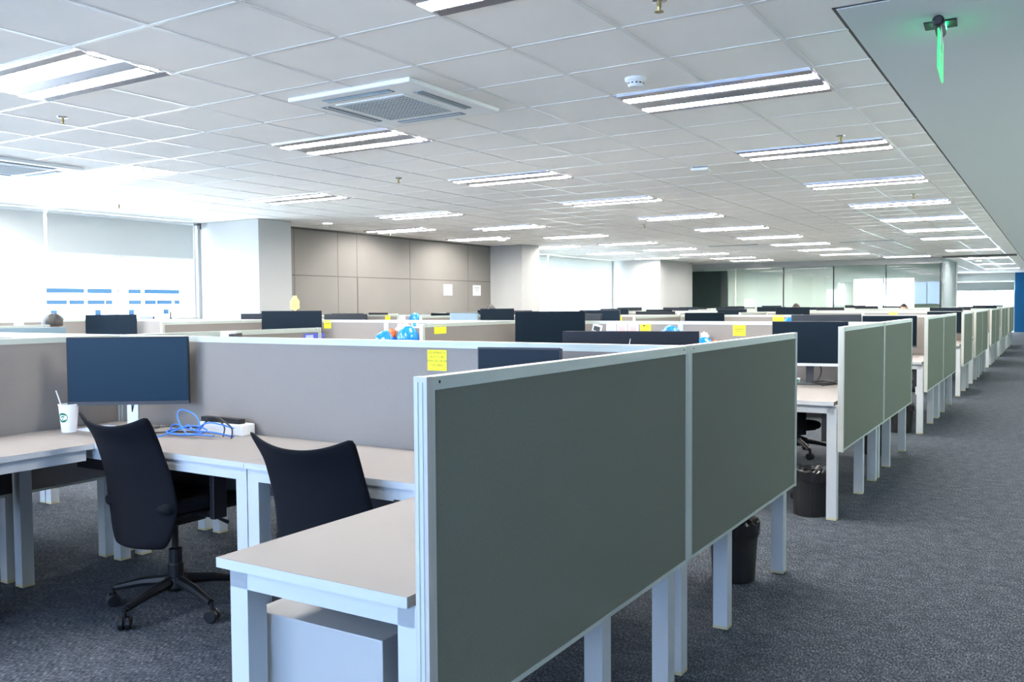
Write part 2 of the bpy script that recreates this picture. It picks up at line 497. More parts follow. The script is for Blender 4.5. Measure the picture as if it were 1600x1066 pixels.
root = empty('glass_screen', (-1.66, 29.85, 0), 0, 'frosted side pane of the far meeting room, next to the dark corner post', 'glass screen')
MB().box(-0.006, 0.006, -1.83, 1.83, 0.0, 2.636).build('glass_pane', 'frost', root)
root = empty('display_board', (-8.95, 29.3, 0), 0, 'dark slate board behind the leftmost glass pane of the far room', 'board')
MB().box(-0.62, 0.62, -0.03, 0.03, 0.55, 2.45).build('board_panel', 'slate', root)
for sx in (-0.57, 0.57):
    MB().box(sx-0.03, sx+0.03, -0.25, 0.25, 0, 0.05).box(sx-0.02, sx+0.02, -0.02, 0.02, 0.045, 0.6).build('board_stand', 'slate', root)
tag(MB().box(-2.80, -1.76, 31.4, 31.9, 0, 2.0).build('cupboard', 'sage', bevel=0.01), 'tall dark cupboard inside the glass meeting room by its right corner', 'cupboard')
# dropped dark bulkhead in the ceiling near the room corner
struct('ceiling_bulkhead', MB().box(-1.62, 0.20, 27.45, 27.6, HC-0.05, HC), 'gap')

# ---------------- outside: pale building across the street, hill, ground
root = empty('office_building', (-41.5, 26.0, -25), 0, 'white building across the street with strips of blue windows, seen through the left window', 'building')
MB().box(-6, 1.5, -22, 22, 0, 40).build('facade', 'facade', root)
def strip(y0, y1, z0, z1):
    MB().box(1.5, 1.56, y0-26.0, y1-26.0, z0+25, z1+25).build('window', 'facade_glass', root)
for a, b in ((24.4, 26.3), (26.5, 28.2), (28.8, 29.5), (29.75, 31.9)):
    strip(a, b, 2.08, 2.30)
for a, b in ((24.4, 25.4), (25.55, 26.3), (26.5, 27.4), (27.5, 28.2), (28.8, 29.5), (29.75, 30.4), (30.5, 31.4), (31.6, 31.9)):
    strip(a, b, 1.52, 1.72)
for a in (24.6, 26.9, 28.8, 30.9): strip(a, a+0.28, 0.98, 1.24)
struct('ground', MB().quad((-160, -120, -25.2), (160, -120, -25.2), (160, 200, -25.2), (-160, 200, -25.2)), 'ground')
# ------------------------------------------------------------------ ceiling fixtures
def make_light():
    t = empty('ceiling_light', (0, 0, HC), 0, 'x', 'ceiling light', 'recessed fluorescent ceiling lights')
    m = MB(); w, d, h = 0.6, 0.3, 0.085
    m.quad((-w,-d,h),(w,-d,h),(w,d,h),(-w,d,h))
    m.quad((-w,-d,0),(w,-d,0),(w,-d,h),(-w,-d,h)).quad((-w,d,0),(w,d,0),(w,d,h),(-w,d,h))
    m.quad((-w,-d,0),(-w,d,0),(-w,d,h),(-w,-d,h)).quad((w,-d,0),(w,d,0),(w,d,h),(w,-d,h))
    m.build('housing', 'reflector', t)
    m = MB()
    for x0, x1, y0, y1 in ((-w, w, -d, -d+0.018), (-w, w, d-0.018, d), (-w, -w+0.018, -d, d), (w-0.018, w, -d, d)):
        m.box(x0, x1, y0, y1, -0.004, 0.004)
    m.build('frame', 'louver', t)
    for y in (-0.15, 0.15):
        MB().lathe([(0.0135, -0.57), (0.0135, 0.57)], 10, (0, y, 0.004), 'X').build('tube', 'tube', t, smooth=True)
    # parabolic side and centre reflectors with the tubes showing in the slots between them
    for ya, yb in ((-0.285, -0.205), (-0.095, 0.095), (0.205, 0.285)):
        m = MB()
        yc = (ya+yb)/2
        m.quad((-0.582, ya, -0.012), (0.582, ya, -0.012), (0.582, yc, -0.002), (-0.582, yc, -0.002))
        m.quad((-0.582, yb, -0.012), (0.582, yb, -0.012), (0.582, yc, -0.002), (-0.582, yc, -0.002))
        m.quad((-0.582, ya, -0.012), (0.582, ya, -0.012), (0.582, ya, 0.03), (-0.582, ya, 0.03))
        m.quad((-0.582, yb, -0.012), (0.582, yb, -0.012), (0.582, yb, 0.03), (-0.582, yb, 0.03))
        m.build('slot_reflector', 'louver', t)
    for ya, yb in ((-0.205, -0.095), (0.095, 0.205)):
        m = MB()
        for k in range(13):
            x = -0.57+0.095*k
            m.box(x-0.0015, x+0.0015, ya, yb, -0.020, -0.009)
        m.box(-0.575, 0.575, ya-0.001, ya+0.001, -0.014, -0.009).box(-0.575, 0.575, yb-0.001, yb+0.001, -0.014, -0.009)
        m.build('louver_grid', 'louver', t)
    return t
light0 = make_light()
names = {'A': 'corridor-side line', 'B': 'second line from the corridor', 'C': 'third line from the corridor', 'D': 'window-side line'}
ordw = ['nearest', 'second', 'third', 'fourth', 'fifth', 'sixth', 'seventh', 'eighth', 'ninth', 'tenth', 'eleventh', 'twelfth', 'thirteenth', 'fourteenth']
cnt = {}
for gx, gy, c in LIGHTS:
    k = cnt.get(c, 0); cnt[c] = k+1
    lab = 'recessed louvered fluorescent ceiling light, %s in the %s' % (ordw[k], names[c]) if c in names else ('recessed fluorescent ceiling light closest to the glass room corner' if c == 'E' else 'added fluorescent fill light inside the glass meeting room, %s from the left' % ('first', 'second', 'third')[k])
    place(light0, (X0+T*(gx+1), GY+T*(gy+0.5), HC), 0, lab)

def make_ac():
    t = empty('ceiling_air_conditioner', (0, 0, HC), 0, 'x', 'air conditioner', 'cassette air conditioners')
    h = 0.475
    m = MB(); m.box(-h, h, -h, h, -0.028, 0.0)
    m.build('cover_panel', 'ac_white', t, bevel=0.008)
    MB().box(-0.27, 0.27, -0.27, 0.27, -0.034, -0.026).build('grille_frame', 'ac_white', t, bevel=0.003)
    m = MB()
    for k in range(17):
        p = -0.24+0.03*k
        m.box(p-0.004, p+0.004, -0.25, 0.25, -0.038, -0.033); m.box(-0.25, 0.25, p-0.004, p+0.004, -0.037, -0.033)
    m.build('grille', 'ac_grille', t)
    for k in range(4):
        rot = Matrix.Rotation(pi/2*k, 4, 'Z')
        sl = MB().box(-0.26, 0.26, 0.335, 0.40, -0.031, -0.027).xf(rot).build('air_outlet', 'ac_dark', t)
        MB().box(-0.255, 0.255, 0.345, 0.365, -0.036, -0.031).box(-0.255, 0.255, 0.384, 0.390, -0.034, -0.031).xf(rot).build('flap', 'ac_grille', sl)
    return t
ac = make_ac()
place(ac, (-2.50, 4.46, HC), 0, 'square white cassette air conditioner near the top centre of the ceiling')
place(ac, (-7.02, 4.45, HC), 0, 'white cassette air conditioner at the left edge, beside a ceiling light')

def make_sprinkler():
    t = empty('sprinkler', (0, 0, HC), 0, 'x', 'sprinkler', 'ceiling sprinklers')
    MB().lathe([(0.036, 0), (0.033, -0.006), (0.018, -0.010)], 16).build('escutcheon', 'chrome', t)
    MB().lathe([(0.010, -0.008), (0.010, -0.03), (0.006, -0.045)], 10).build('body', 'brass', t)
    MB().lathe([(0.004, -0.043), (0.020, -0.050), (0.020, -0.052)], 12).build('deflector', 'brass', t)
    return t
spr = make_sprinkler()
for x, y, l in ((-4.64, 3.55, 'small ceiling sprinkler by the big light at the upper left'), (-0.36, 3.57, 'small ceiling sprinkler at the top edge of the picture'),
                (-0.34, 7.19, 'small brass sprinkler just before the second corridor-side light'), (-4.57, 7.05, 'small ceiling sprinkler between the second-line lights at centre'),
                (-0.36, 11.52, 'small sprinkler before the fourth corridor-side light'), (-8.9, 6.9, 'small sprinkler in front of the window blinds'),
                (-4.6, 13.4, 'tiny sprinkler far down the second line of lights'), (-8.9, 12.2, 'tiny sprinkler before the panelled wall')):
    place(spr, (x, y, HC), 0, l)
t = empty('smoke_detector', (-0.97, 4.72, HC), 0, 'round white smoke detector beside the large central light', 'smoke detector')
MB().lathe([(0.062, 0), (0.062, -0.012), (0.052, -0.022)], 24).build('mounting_base', 'white', t, smooth=False)
MB().lathe([(0.045, -0.02), (0.045, -0.042), (0.036, -0.052)], 24).build('sensor_head', 'white', t, smooth=False)
m = MB()
for k in range(12):
    m.box(0.0445, 0.0465, -0.006, 0.006, -0.036, -0.028, Matrix.Rotation(2*pi*k/12, 4, 'Z'))
m.build('vent', 'gap', t)
t = empty('access_point', (-1.79, 8.13, HC), 0.2, 'small flat grey wireless access point on the ceiling', 'access point')
MB().box(-0.085, 0.085, -0.085, 0.085, -0.035, -0.008).build('casing', 'white', t, bevel=0.012)
MB().box(-0.07, 0.07, -0.07, 0.07, -0.010, 0).build('mounting_plate', 'ac_dark', t)
def make_downlight():
    t = empty('downlight', (0, 0, HC), 0, 'x', 'downlight', 'round downlights')
    MB().lathe([(0.085, -0.006), (0.085, 0.0)], 20).build('rim', 'white', t)
    MB().lathe([(0.07, -0.009), (0.07, -0.005)], 20).build('lens', 'downlight', t)
    return t
dl = make_downlight()
for x, y, l in ((-8.55, 10.25, 'round downlight in front of the panelled wall, left one'), (-8.25, 14.85, 'round downlight in front of the panelled wall, near second column'),
                (-1.0, 29.0, 'small round downlight beyond the bulkhead, nearest of three'), (-0.95, 31.2, 'small round downlight beyond the bulkhead, middle of three'), (-0.9, 33.6, 'small round downlight beyond the bulkhead, farthest of three')):
    place(dl, (x, y, HC), 0, l)
def make_diffuser():
    t = empty('ceiling_vent', (0, 0, HC), 0, 'x', 'ceiling vent', 'slot vents in the ceiling')
    MB().box(-0.55, 0.55, -0.055, 0.055, -0.006, 0).build('frame', 'ac_grille', t)
    MB().box(-0.53, 0.53, -0.035, -0.008, -0.008, -0.005).box(-0.53, 0.53, 0.008, 0.035, -0.008, -0.005).build('slot', 'ac_dark', t)
    return t
df = make_diffuser()
for x, y, l in ((-2.3, 19.8, 'dark slot vent between far lines of lights'), (-5.0, 19.3, 'small dark slot vent between the second and third line of lights'), (-2.35, 25.6, 'slot vent near the glass room corner')):
    place(df, (x, y, HC), 0, l)

# hanging exit sign, seen nearly edge on
t = empty('exit_sign', (0.62, 4.56, HC), RAD(2.6), 'green lit acrylic exit sign hanging edge-on from the corridor ceiling', 'exit sign')
MB().box(-0.068, 0.068, -0.055, 0.065, -0.012, -0.004).build('mounting_plate', 'black', t, bevel=0.003)
MB().lathe([(0.016, -0.175), (0.025, -0.165), (0.027, -0.11), (0.022, -0.10), (0.022, 0.05), (0.018, 0.06)], 16, (0, 0, -0.036), 'Y').build('lamp_housing', 'black', t, smooth=False)
MB().box(-0.024, -0.023, -0.05, 0.04, -0.026, -0.016).box(0.023, 0.024, -0.05, 0.04, -0.026, -0.016).build('lamp_slot', 'exitlamp', t)
pl = MB().box(-0.004, 0.004, -0.14, 0.20, -0.235, -0.05).build('sign_plate', 'exitgreen', t)
MB().box(0.010, 0.012, -0.145, -0.03, -0.145, -0.035).build('paper_tag', 'paper', t)
def text_obj(s, size, name, m, parent, mtx, align='CENTER', ext=0.0004):
    c = bpy.data.curves.new(name, 'FONT'); c.body = s; c.size = size; c.align_x = align; c.align_y = 'CENTER'; c.extrude = ext
    c.resolution_u = 2
    o = bpy.data.objects.new(name, c); COL.objects.link(o)
    c.materials.append(MATS[m])
    bpy.context.view_layer.update()
    me = bpy.data.meshes.new_from_object(o.evaluated_get(bpy.context.evaluated_depsgraph_get()))
    bpy.data.objects.remove(o)
    o = bpy.data.objects.new(name, me); COL.objects.link(o); o.parent = parent; o.matrix_local = mtx
    if not me.materials: me.materials.append(MATS[m])
    return o
for sx, rz in ((0.0046, pi/2), (-0.0046, -pi/2)):
    text_obj('EXIT', 0.12, 'lettering', 'white', t, Matrix.Translation((sx, 0.03, -0.145)) @ Matrix.Rotation(rz, 4, 'Z') @ Matrix.Rotation(pi/2, 4, 'X'))

# ------------------------------------------------------------------ rows of cubicles
HT, HB, HD = 1.2, 0.436, 0.737
PW, BL = 1.524, 3.22
ROWS = [2.963, 7.155, 11.348, 15.54, 17.80, 21.98, 26.16, 30.34]
rown = ['front', 'second', 'third', 'fourth', 'fifth', 'sixth', 'seventh', 'last']
blkn = ['corridor', 'middle', 'window-side']

# panels: local frame: panel runs along +Y from 0 to L, thickness 0.05 centred, z up
def make_panel(L, green, zb=HB):
    t = empty('cubicle_screen', (0, 0, 0), 0, 'x', 'cubicle screen')
    h = 0.013
    if green:
        MB().box(0.0, h, 0.010, L-0.010, zb+0.012, HT-0.028).build('corridor_fabric', 'fabric_dim_green', t)['label'] = 'fabric tinted green-grey for the dim corridor light'
        MB().box(-h, -0.002, 0.010, L-0.010, zb+0.012, HT-0.028).build('fabric', 'fabric', t)
    else:
        MB().box(-h, h, 0.010, L-0.010, zb+0.012, HT-0.028).build('fabric', 'fabric', t)
    a = 'alu'
    m = MB().box(-0.016, 0.016, 0.003, L-0.003, HT-0.028, HT-0.018).box(-0.0145, 0.0145, 0.003, L-0.003, HT-0.018, HT-0.005).box(-0.016, 0.016, 0.003, L-0.003, HT-0.005, HT)
    r = m.build('top_rail', a, t)
    m = MB()
    for y in (0.030, L-0.030):
        m.box(-0.0150, 0.0150, y-0.003, y+0.003, HT-0.015, HT-0.009)
    m.build('screw', 'blackplastic', r)
    MB().box(-0.016, 0.016, 0.003, L-0.003, zb, zb+0.012).build('bottom_rail', a, t)
    for y in (0.003, L-0.012):
        MB().box(-0.0155, 0.0155, y, y+0.009, zb+0.012, HT-0.028).build('side_rail', a, t)
    return t
def make_post(zb=HB):
    t = empty('panel_post', (0, 0, 0), 0, 'x', 'panel post', 'aluminium posts joining the partitions')
    MB().box(-0.0165, 0.0165, -0.016, 0.016, zb-0.004, HT-0.002).build('post_shaft', 'alu', t)
    MB().box(-0.0175, -0.0164, -0.008, 0.008, zb, HT-0.004).box(0.0164, 0.0175, -0.008, 0.008, zb, HT-0.004).build('cover_strip', 'alu', t)
    MB().box(-0.0165, 0.0165, -0.016, 0.016, HT-0.002, HT+0.001).build('cap', 'alu_cream', t)
    return t
def make_endpost(zb=HB):
    t = empty('panel_end_post', (0, 0, 0), 0, 'x', 'panel post', 'cream end posts of the partitions')
    MB().box(-0.017, 0.017, -0.018, 0.002, zb-0.004, HT+0.001).build('post_shaft', 'alu_cream', t)
    m = MB()
    for x in (-0.009, 0.003): m.box(x-0.0035, x+0.0035, -0.0195, -0.018, zb, HT-0.010)
    m.build('cover_strip', 'alu', t)
    return t
PX = 0.0165                        # end panels sit with their outer face at x = 0
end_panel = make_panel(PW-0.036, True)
cross_panel = make_panel(PW-0.036, False)
half_panel = make_panel(BL/2-0.036, False)
full_panel = make_panel(BL-0.05, False)
MB().box(-0.0252, -0.0240, BL/2-0.065, BL/2-0.057, HT-0.018, HT-0.010).box(-0.0252, -0.0240, BL/2-0.030, BL/2-0.022, HT-0.018, HT-0.010) if False else None
post0 = make_post(); endpost0 = make_endpost()

# desk, right-hand seat of the near side. local origin: corner where end panel meets the spine, y negative towards camera
def make_desk():
    t = empty('office_desk', (0, 0, 0), 0, 'x', 'desk')
    W1 = BL/2-0.004
    m = MB().box(-W1, -0.03, -0.58, -0.03, HD-0.025, HD)
    dt = m.build('desktop', 'desk', t)
    MB().box(-W1, -0.03, -0.5815, -0.5801, HD-0.0245, HD-0.0008).build('edge_band', 'steel_white', dt)
    m = MB().box(-0.638, -0.05, -PW, -0.583, HD-0.025, HD)
    rt = m.build('return_top', 'desk', t)
    MB().box(-0.6396, -0.05, -PW-0.0016, -PW-0.0001, HD-0.0245, HD-0.0008).box(-0.6396, -0.6381, -PW-0.0016, -0.583, HD-0.0245, HD-0.0008).build('edge_band', 'steel_white', rt)
    fr = MB()
    z0, z1 = HD-0.075, HD-0.025
    fr.box(-W1+0.002, -0.10, -0.565, -0.535, z0, z1).box(-W1+0.002, -0.06, -0.10, -0.07, z0, z1)
    fr.box(-W1+0.002, -W1+0.03, -0.565, -0.07, z0, z1)
    fr.build('frame', 'steel_white', t)
    fr = MB()
    fr.box(-0.62, -0.05, -1.50, -1.47, z0, z1).box(-0.62, -0.05, -0.64, -0.61, z0, z1)
    fr.box(-0.62, -0.59, -1.50, -0.61, z0, z1).box(-0.08, -0.05, -1.50, -0.61, z0, z1)
    fr.build('return_frame', 'steel_white', t)
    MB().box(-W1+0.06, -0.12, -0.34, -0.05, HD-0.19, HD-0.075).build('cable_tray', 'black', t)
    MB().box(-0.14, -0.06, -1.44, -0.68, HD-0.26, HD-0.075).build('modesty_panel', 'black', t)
    s = 0.03
    for x, y in ((-W1+0.032, -0.535), (-W1+0.032, -0.10), (-0.066, -0.064),
                 (-0.066, -0.590), (-0.066, -1.47), (-0.59, -1.47)):
        lg = MB().box(x-s, x+s, y-s, y+s, 0.012, HD-0.025).build('leg', 'steel_white', t)
        MB().box(x-s-0.0005, x+s+0.0005, y-s-0.0005, y+s+0.0005, 0.0, 0.012).build('foot_cap', 'foot', lg)
    return t
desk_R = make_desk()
# mirrored in x : left-hand seat.  A far-side desk is the opposite-hand one turned by 180 degrees.
def mirror_proto(src):
    n = copy_tree(src)
    for ch in kids(n):
        def mir(o):
            me = o.data.copy(); me.transform(Matrix.Scale(-1, 4, (1, 0, 0))); me.flip_normals(); o.data = me
            for g in kids(o): mir(g)
        mir(ch)
    return n
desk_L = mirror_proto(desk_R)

def blocks_of(k):
    """list of (x right, x left, seats) for row k"""
    b = [(0.0, -BL), (-BL, -2*BL)]
    if k in (0,): b = [(0.0, -BL), (-BL, -2*BL)]
    elif k in (1,): b.append((-2*BL, -3*BL))
    elif k in (2, 3): b.append((-2*BL, -2*BL-2.86))
    elif k in (4, 5, 6): b.append((-2*BL, -2.5*BL))
    elif k == 7: b = [(0.0, -BL/2)]
    return b
def add_post(x, y, kind, lab):
    if kind == 'end': return place(endpost0, (x, y, 0), 0, lab)
    if kind == 'endfar': return place(endpost0, (x, y, 0), pi, lab)
    return place(post0, (x, y, 0), 0, lab)

for k, y0 in enumerate(ROWS):
    near_only = (k == 3)
    bl = blocks_of(k)
    rn = rown[k]
    # posts and cross panels at each block boundary
    bounds = [0.0] + [b[1] for b in bl]
    for i, xb in enumerate(bounds):
        x = xb - PX if i == 0 else xb
        pr_ = end_panel if i == 0 else cross_panel
        if i == 0: wh = 'along the corridor'
        elif i < len(bounds)-1: wh = 'between the %s and %s blocks' % (blkn[i-1], blkn[i])
        else: wh = 'at the left end'
        nm = 'green-grey end panel' if i == 0 else 'grey cross partition'
        grp = 'end panels along the corridor' if i == 0 else 'cross partitions between blocks'
        if not (k == 0 and i == 2):
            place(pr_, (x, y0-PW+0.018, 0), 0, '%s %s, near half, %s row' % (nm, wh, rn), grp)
            add_post(x, y0-PW+0.018, 'end', 'cream end post, %s row, camera end of the screen %s' % (rn, wh))
        if not near_only:
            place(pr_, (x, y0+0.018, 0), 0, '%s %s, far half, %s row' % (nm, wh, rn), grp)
            add_post(x, y0+PW-0.018, 'endfar', 'cream end post, %s row, far end of the screen %s' % (rn, wh))
        add_post(x, y0, 'mid', 'post on the %s row spine, screen %s' % (rn, wh))
    for i, (xr, xl) in enumerate(bl):
        full = abs(xr-xl) > BL*0.6
        if k == 0 and i == 0:
            place(full_panel, (xr-0.032, y0, 0), pi/2, 'long grey fabric spine panel of the front row behind the two nearest chairs', 'spine panels between facing desks')
        # spine panels run along x: panel local +Y turned to -X
        if not (k == 0 and i == 0): place(half_panel, (xr-0.018 - (0.014 if i == 0 else 0), y0, 0), pi/2, 'grey fabric spine panel, %s row, %s block, right half' % (rn, blkn[i]), 'spine panels between facing desks')
        if full and not (k == 0 and i == 0):
            add_post(xr-BL/2, y0, 'mid', 'post halfway along the %s row spine, %s block' % (rn, blkn[i]))
            s_ = place(half_panel, (xr-BL/2-0.018, y0, 0), pi/2, 'grey fabric spine panel, %s row, %s block, left half' % (rn, blkn[i]), 'spine panels between facing desks')
            if abs(xr-xl) < BL-0.1: s_.scale = (1, (abs(xr-xl)-BL/2-0.03)/(BL/2-0.036), 1)
        seats = []
        if not (k == 0 and i == 1): seats.append(('near', 'right'))
        else: seats.append(('near', 'right'))
        if full and not (k == 0 and i == 1): seats.append(('near', 'left'))
        if not near_only:
            seats.append(('far', 'right'))
            if full: seats.append(('far', 'left'))
        for side, hand in seats:
            lab = 'white L-shaped desk, %s side of %s row, %s block, %s seat' % (side, rn, blkn[i], hand)
            xx = xr if hand == 'right' else xl
            off = -0.006 if (i == 0 and hand == 'right') else 0
            if side == 'near':
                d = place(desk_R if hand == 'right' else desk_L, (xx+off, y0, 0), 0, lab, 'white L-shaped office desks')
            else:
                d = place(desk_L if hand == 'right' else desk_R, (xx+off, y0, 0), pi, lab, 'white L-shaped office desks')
            if full and hand == 'left' and abs(xr-xl) < BL-0.1: d.scale = (0.775, 1, 1)

# ------------------------------------------------------------------ drawer pedestals
def make_pedestal():
    t = empty('drawer_pedestal', (0, 0, 0), 0, 'x', 'drawer unit', 'white drawer pedestals under the desks')
    # drawers face -X
    MB().box(-0.19, 0.22, -0.26, 0.26, 0.05, 0.58).build('body', 'cabinet', t, bevel=0.002)
    for z0, z1 in ((0.055, 0.30), (0.305, 0.435), (0.44, 0.575)):
        d = MB().box(-0.212, -0.195, -0.258, 0.258, z0, z1).build('drawer', 'cabinet', t, bevel=0.001)
        MB().box(-0.220, -0.2121, -0.06, 0.06, z1-0.045, z1-0.035).build('handle', 'greyplastic', d)
    for x, y in ((-0.15, -0.2), (0.17, -0.2), (-0.15, 0.2), (0.17, 0.2)):
        MB().lathe([(0.022, -0.012), (0.022, 0.012)], 12, (x, y, 0.024), 'X').box(x-0.012, x+0.012, y-0.012, y+0.012, 0.03, 0.052).build('caster', 'black', t)
    return t
ped = make_pedestal()
place(ped, (-0.43, 1.80, 0), 0, 'white drawer pedestal under the nearest desk beside the large end panel')
place(ped, (-2.93, 1.68, 0), pi, 'white drawer pedestal at the left edge, under the left desk')
place(ped, (-3.60, 2.15, 0), 0, 'white drawer pedestal beyond the left cross partition, seen under it')

# ------------------------------------------------------------------ monitors
def make_monitor(w, h, zt, style='black', name='monitor', scr='screen_soft'):
    """screen faces local -Y; origin on the desk top below the screen; zt = top above the desk"""
    t = empty(name, (0, 0, 0), 0, 'x', 'monitor')
    zb = zt-h
    back = {'black': 'monback', 'blue': 'monback_blue', 'chin': 'monback', 'hp': 'monback', 'gray': 'greyplastic'}[style]
    MB().box(-w/2, w/2, -0.010, 0.012, zb, zt).build('casing', back, t, bevel=0.003)
    if style != 'chin':
        MB().box(-w*0.32, w*0.32, 0.012, 0.04, zb+h*0.12, zt-h*0.22).build('rear_cover', back, t, bevel=0.01)
    chin = 0.022 if style == 'chin' else 0.018
    MB().box(-w/2+0.006, w/2-0.006, -0.0115, -0.0095, zb+chin, zt-0.007).build('screen', scr, t)
    MB().box(-w/2, w/2, -0.0125, -0.0095, zb, zb+chin-0.001).build('lower_bezel', 'silver' if style == 'chin' else 'greyplastic', t)
    m = MB().box(-0.028, 0.028, 0.04, 0.055, 0.012, zb+h*0.45)
    m.box(-0.04, 0.04, 0.012, 0.045, zb+h*0.28, zb+h*0.52)
    m.build('stand', 'chrome' if style == 'black' else 'greyplastic', t, bevel=0.002)
    MB().box(-0.11, 0.11, -0.07, 0.12, 0.0, 0.012).build('base', 'chrome' if style == 'black' else 'greyplastic', t, bevel=0.004)
    return t
def mon(w, h, ztop, style, x, y, ang, label, scr='screen_soft'):
    """ang: direction of the screen's width; screen looks towards -y turned by ang"""
    t = make_monitor(w, h, ztop-HD, style, scr=scr)
    t.location = (x, y, HD); t.rotation_euler = (0, 0, RAD(ang)); t['label'] = label
    t['group'] = 'computer monitors on the desks'
    return t
m1 = mon(0.583, 0.335, 1.203, 'black', -2.80, 2.717, 36, 'large dark blue-black monitor at the left of the front cubicle, above the cup', 'screen')
mon(0.31, 0.44, 1.20, 'gray', -0.49, 2.62, 10, 'narrow dark monitor behind the top edge of the nearest end panel')
hp = mon(0.565, 0.34, 1.235, 'hp', -0.42, 3.40, 200, 'black monitor seen from behind with a logo, far side of the front row')
# logo: slanted strokes on the back
lg = MB()
sk = Matrix.Shear('XZ', 4, (0.0, 0.0)) if False else Matrix.Identity(4)
def stroke(x0, z0, x1, z1, w=0.003):
    d = Vector((x1-x0, 0, z1-z0)); n = Vector((-d.z, 0, d.x)).normalized()*w/2
    a, b = Vector((x0, 0.0415, z0)), Vector((x1, 0.0415, z1))
    lg.quad(a-n, b-n, b+n, a+n)
cz = 1.235-HD-0.066
for q in (stroke(0.010, cz-0.04, -0.004, cz+0.035), stroke(0.003, cz, -0.014, cz), stroke(-0.014, cz, -0.006, cz-0.028),
          stroke(-0.030, cz-0.055, -0.020, cz), stroke(-0.020, cz, -0.036, cz), stroke(-0.036, cz, -0.030, cz-0.028), stroke(-0.030, cz-0.028, -0.024, cz-0.028)): pass
lgo = lg.build('logo', 'white', hp)
mon(0.60, 0.34, 1.215, 'blue', -4.86, 3.33, 256, 'slate blue back of a monitor at the left edge above the left partition')
mon(0.40, 0.30, 1.205, 'gray', -2.72, 3.32, 132, 'monitor seen edge-on behind the front spine, beside a propped sheet')
mon(0.62, 0.36, 1.29, 'black', -2.72, 6.85, 30, 'dark monitor of the second row, directly behind the front monitor with a logo')
mon(0.54, 0.335, 1.21, 'chin', -0.47, 6.80, 10, 'black monitor with a silver lower bezel beside the second row end panel')
mon(0.64, 0.36, 1.30, 'black', -5.89, 6.85, 34, 'dark monitor under the gold ornament, second row middle block')
mon(0.62, 0.36, 1.26, 'black', -9.06, 6.86, 38, 'dark blue monitor of the second row in front of the window')
mon(0.58, 0.33, 1.265, 'blue', -4.15, 7.58, 154, 'slate blue back of a monitor beyond the second row spine')
mon(0.60, 0.33, 1.255, 'black', -5.85, 7.65, 185, 'thin black monitor top just right of the gold ornament monitor')
mon(0.50, 0.32, 1.295, 'black', -5.95, 11.05, 30, 'dark monitor of the third row left of centre with a head behind it')
mon(0.60, 0.34, 1.27, 'gray', -4.25, 11.0, 5, 'grey monitor of the third row peeking right of the tall dark monitor')
mon(0.51, 0.33, 1.23, 'black', -2.77, 11.05, 30, 'small dark navy monitor of the third row above the centre')
mon(0.58, 0.36, 1.195, 'gray', -0.53, 10.95, 12, 'grey-edged monitor beside the third row end panel')
mon(0.50, 0.34, 1.20, 'black', -0.35, 15.12, 5, 'black monitor beside the fourth row end panel')
# generic ones further back
rnd = random.Random(11)
mons = {}
def far_mon(x, y, ang, ztop, lab):
    key = rnd.choice(['black', 'black', 'gray'])
    if key not in mons:
        mons[key] = make_monitor(0.55, 0.33, 0.50, key)
        mons[key]['group'] = 'computer monitors on the desks'
    o = place(mons[key], (x, y, HD), RAD(ang), lab)
    o.scale = (1, 1, (ztop-HD)/0.50)
for k in range(1, 8):
    for i, (xr, xl) in enumerate(blocks_of(k)):
        full = abs(xr-xl) > BL*0.6
        for hand in (['right', 'left'] if full else ['right']):
            for side in ('near', 'far'):
                if k == 3 and side == 'far': continue
                if side == 'near' and (k in (1,) or (k == 2 and (i == 0 or (i == 1))) or (k == 3 and i == 0 and hand == 'right')): continue
                if k == 1 and side == 'far' and i == 1: continue
                if rnd.random() < 0.12: continue
                xx = xr-0.50 if hand == 'right' else xl+0.50
                s = -1 if side == 'near' else 1
                y = ROWS[k]+s*(0.30+rnd.random()*0.06)
                a = rnd.uniform(8, 25)*(1 if hand == 'left' else -1)*(-s) + (0 if s < 0 else 180)
                zt = 1.225+rnd.random()*0.055
                far_mon(xx+rnd.uniform(-0.06, 0.06), y, a, zt, 'dark monitor on the %s side of %s row, %s block, %s seat' % (side, rown[k], blkn[i], hand))

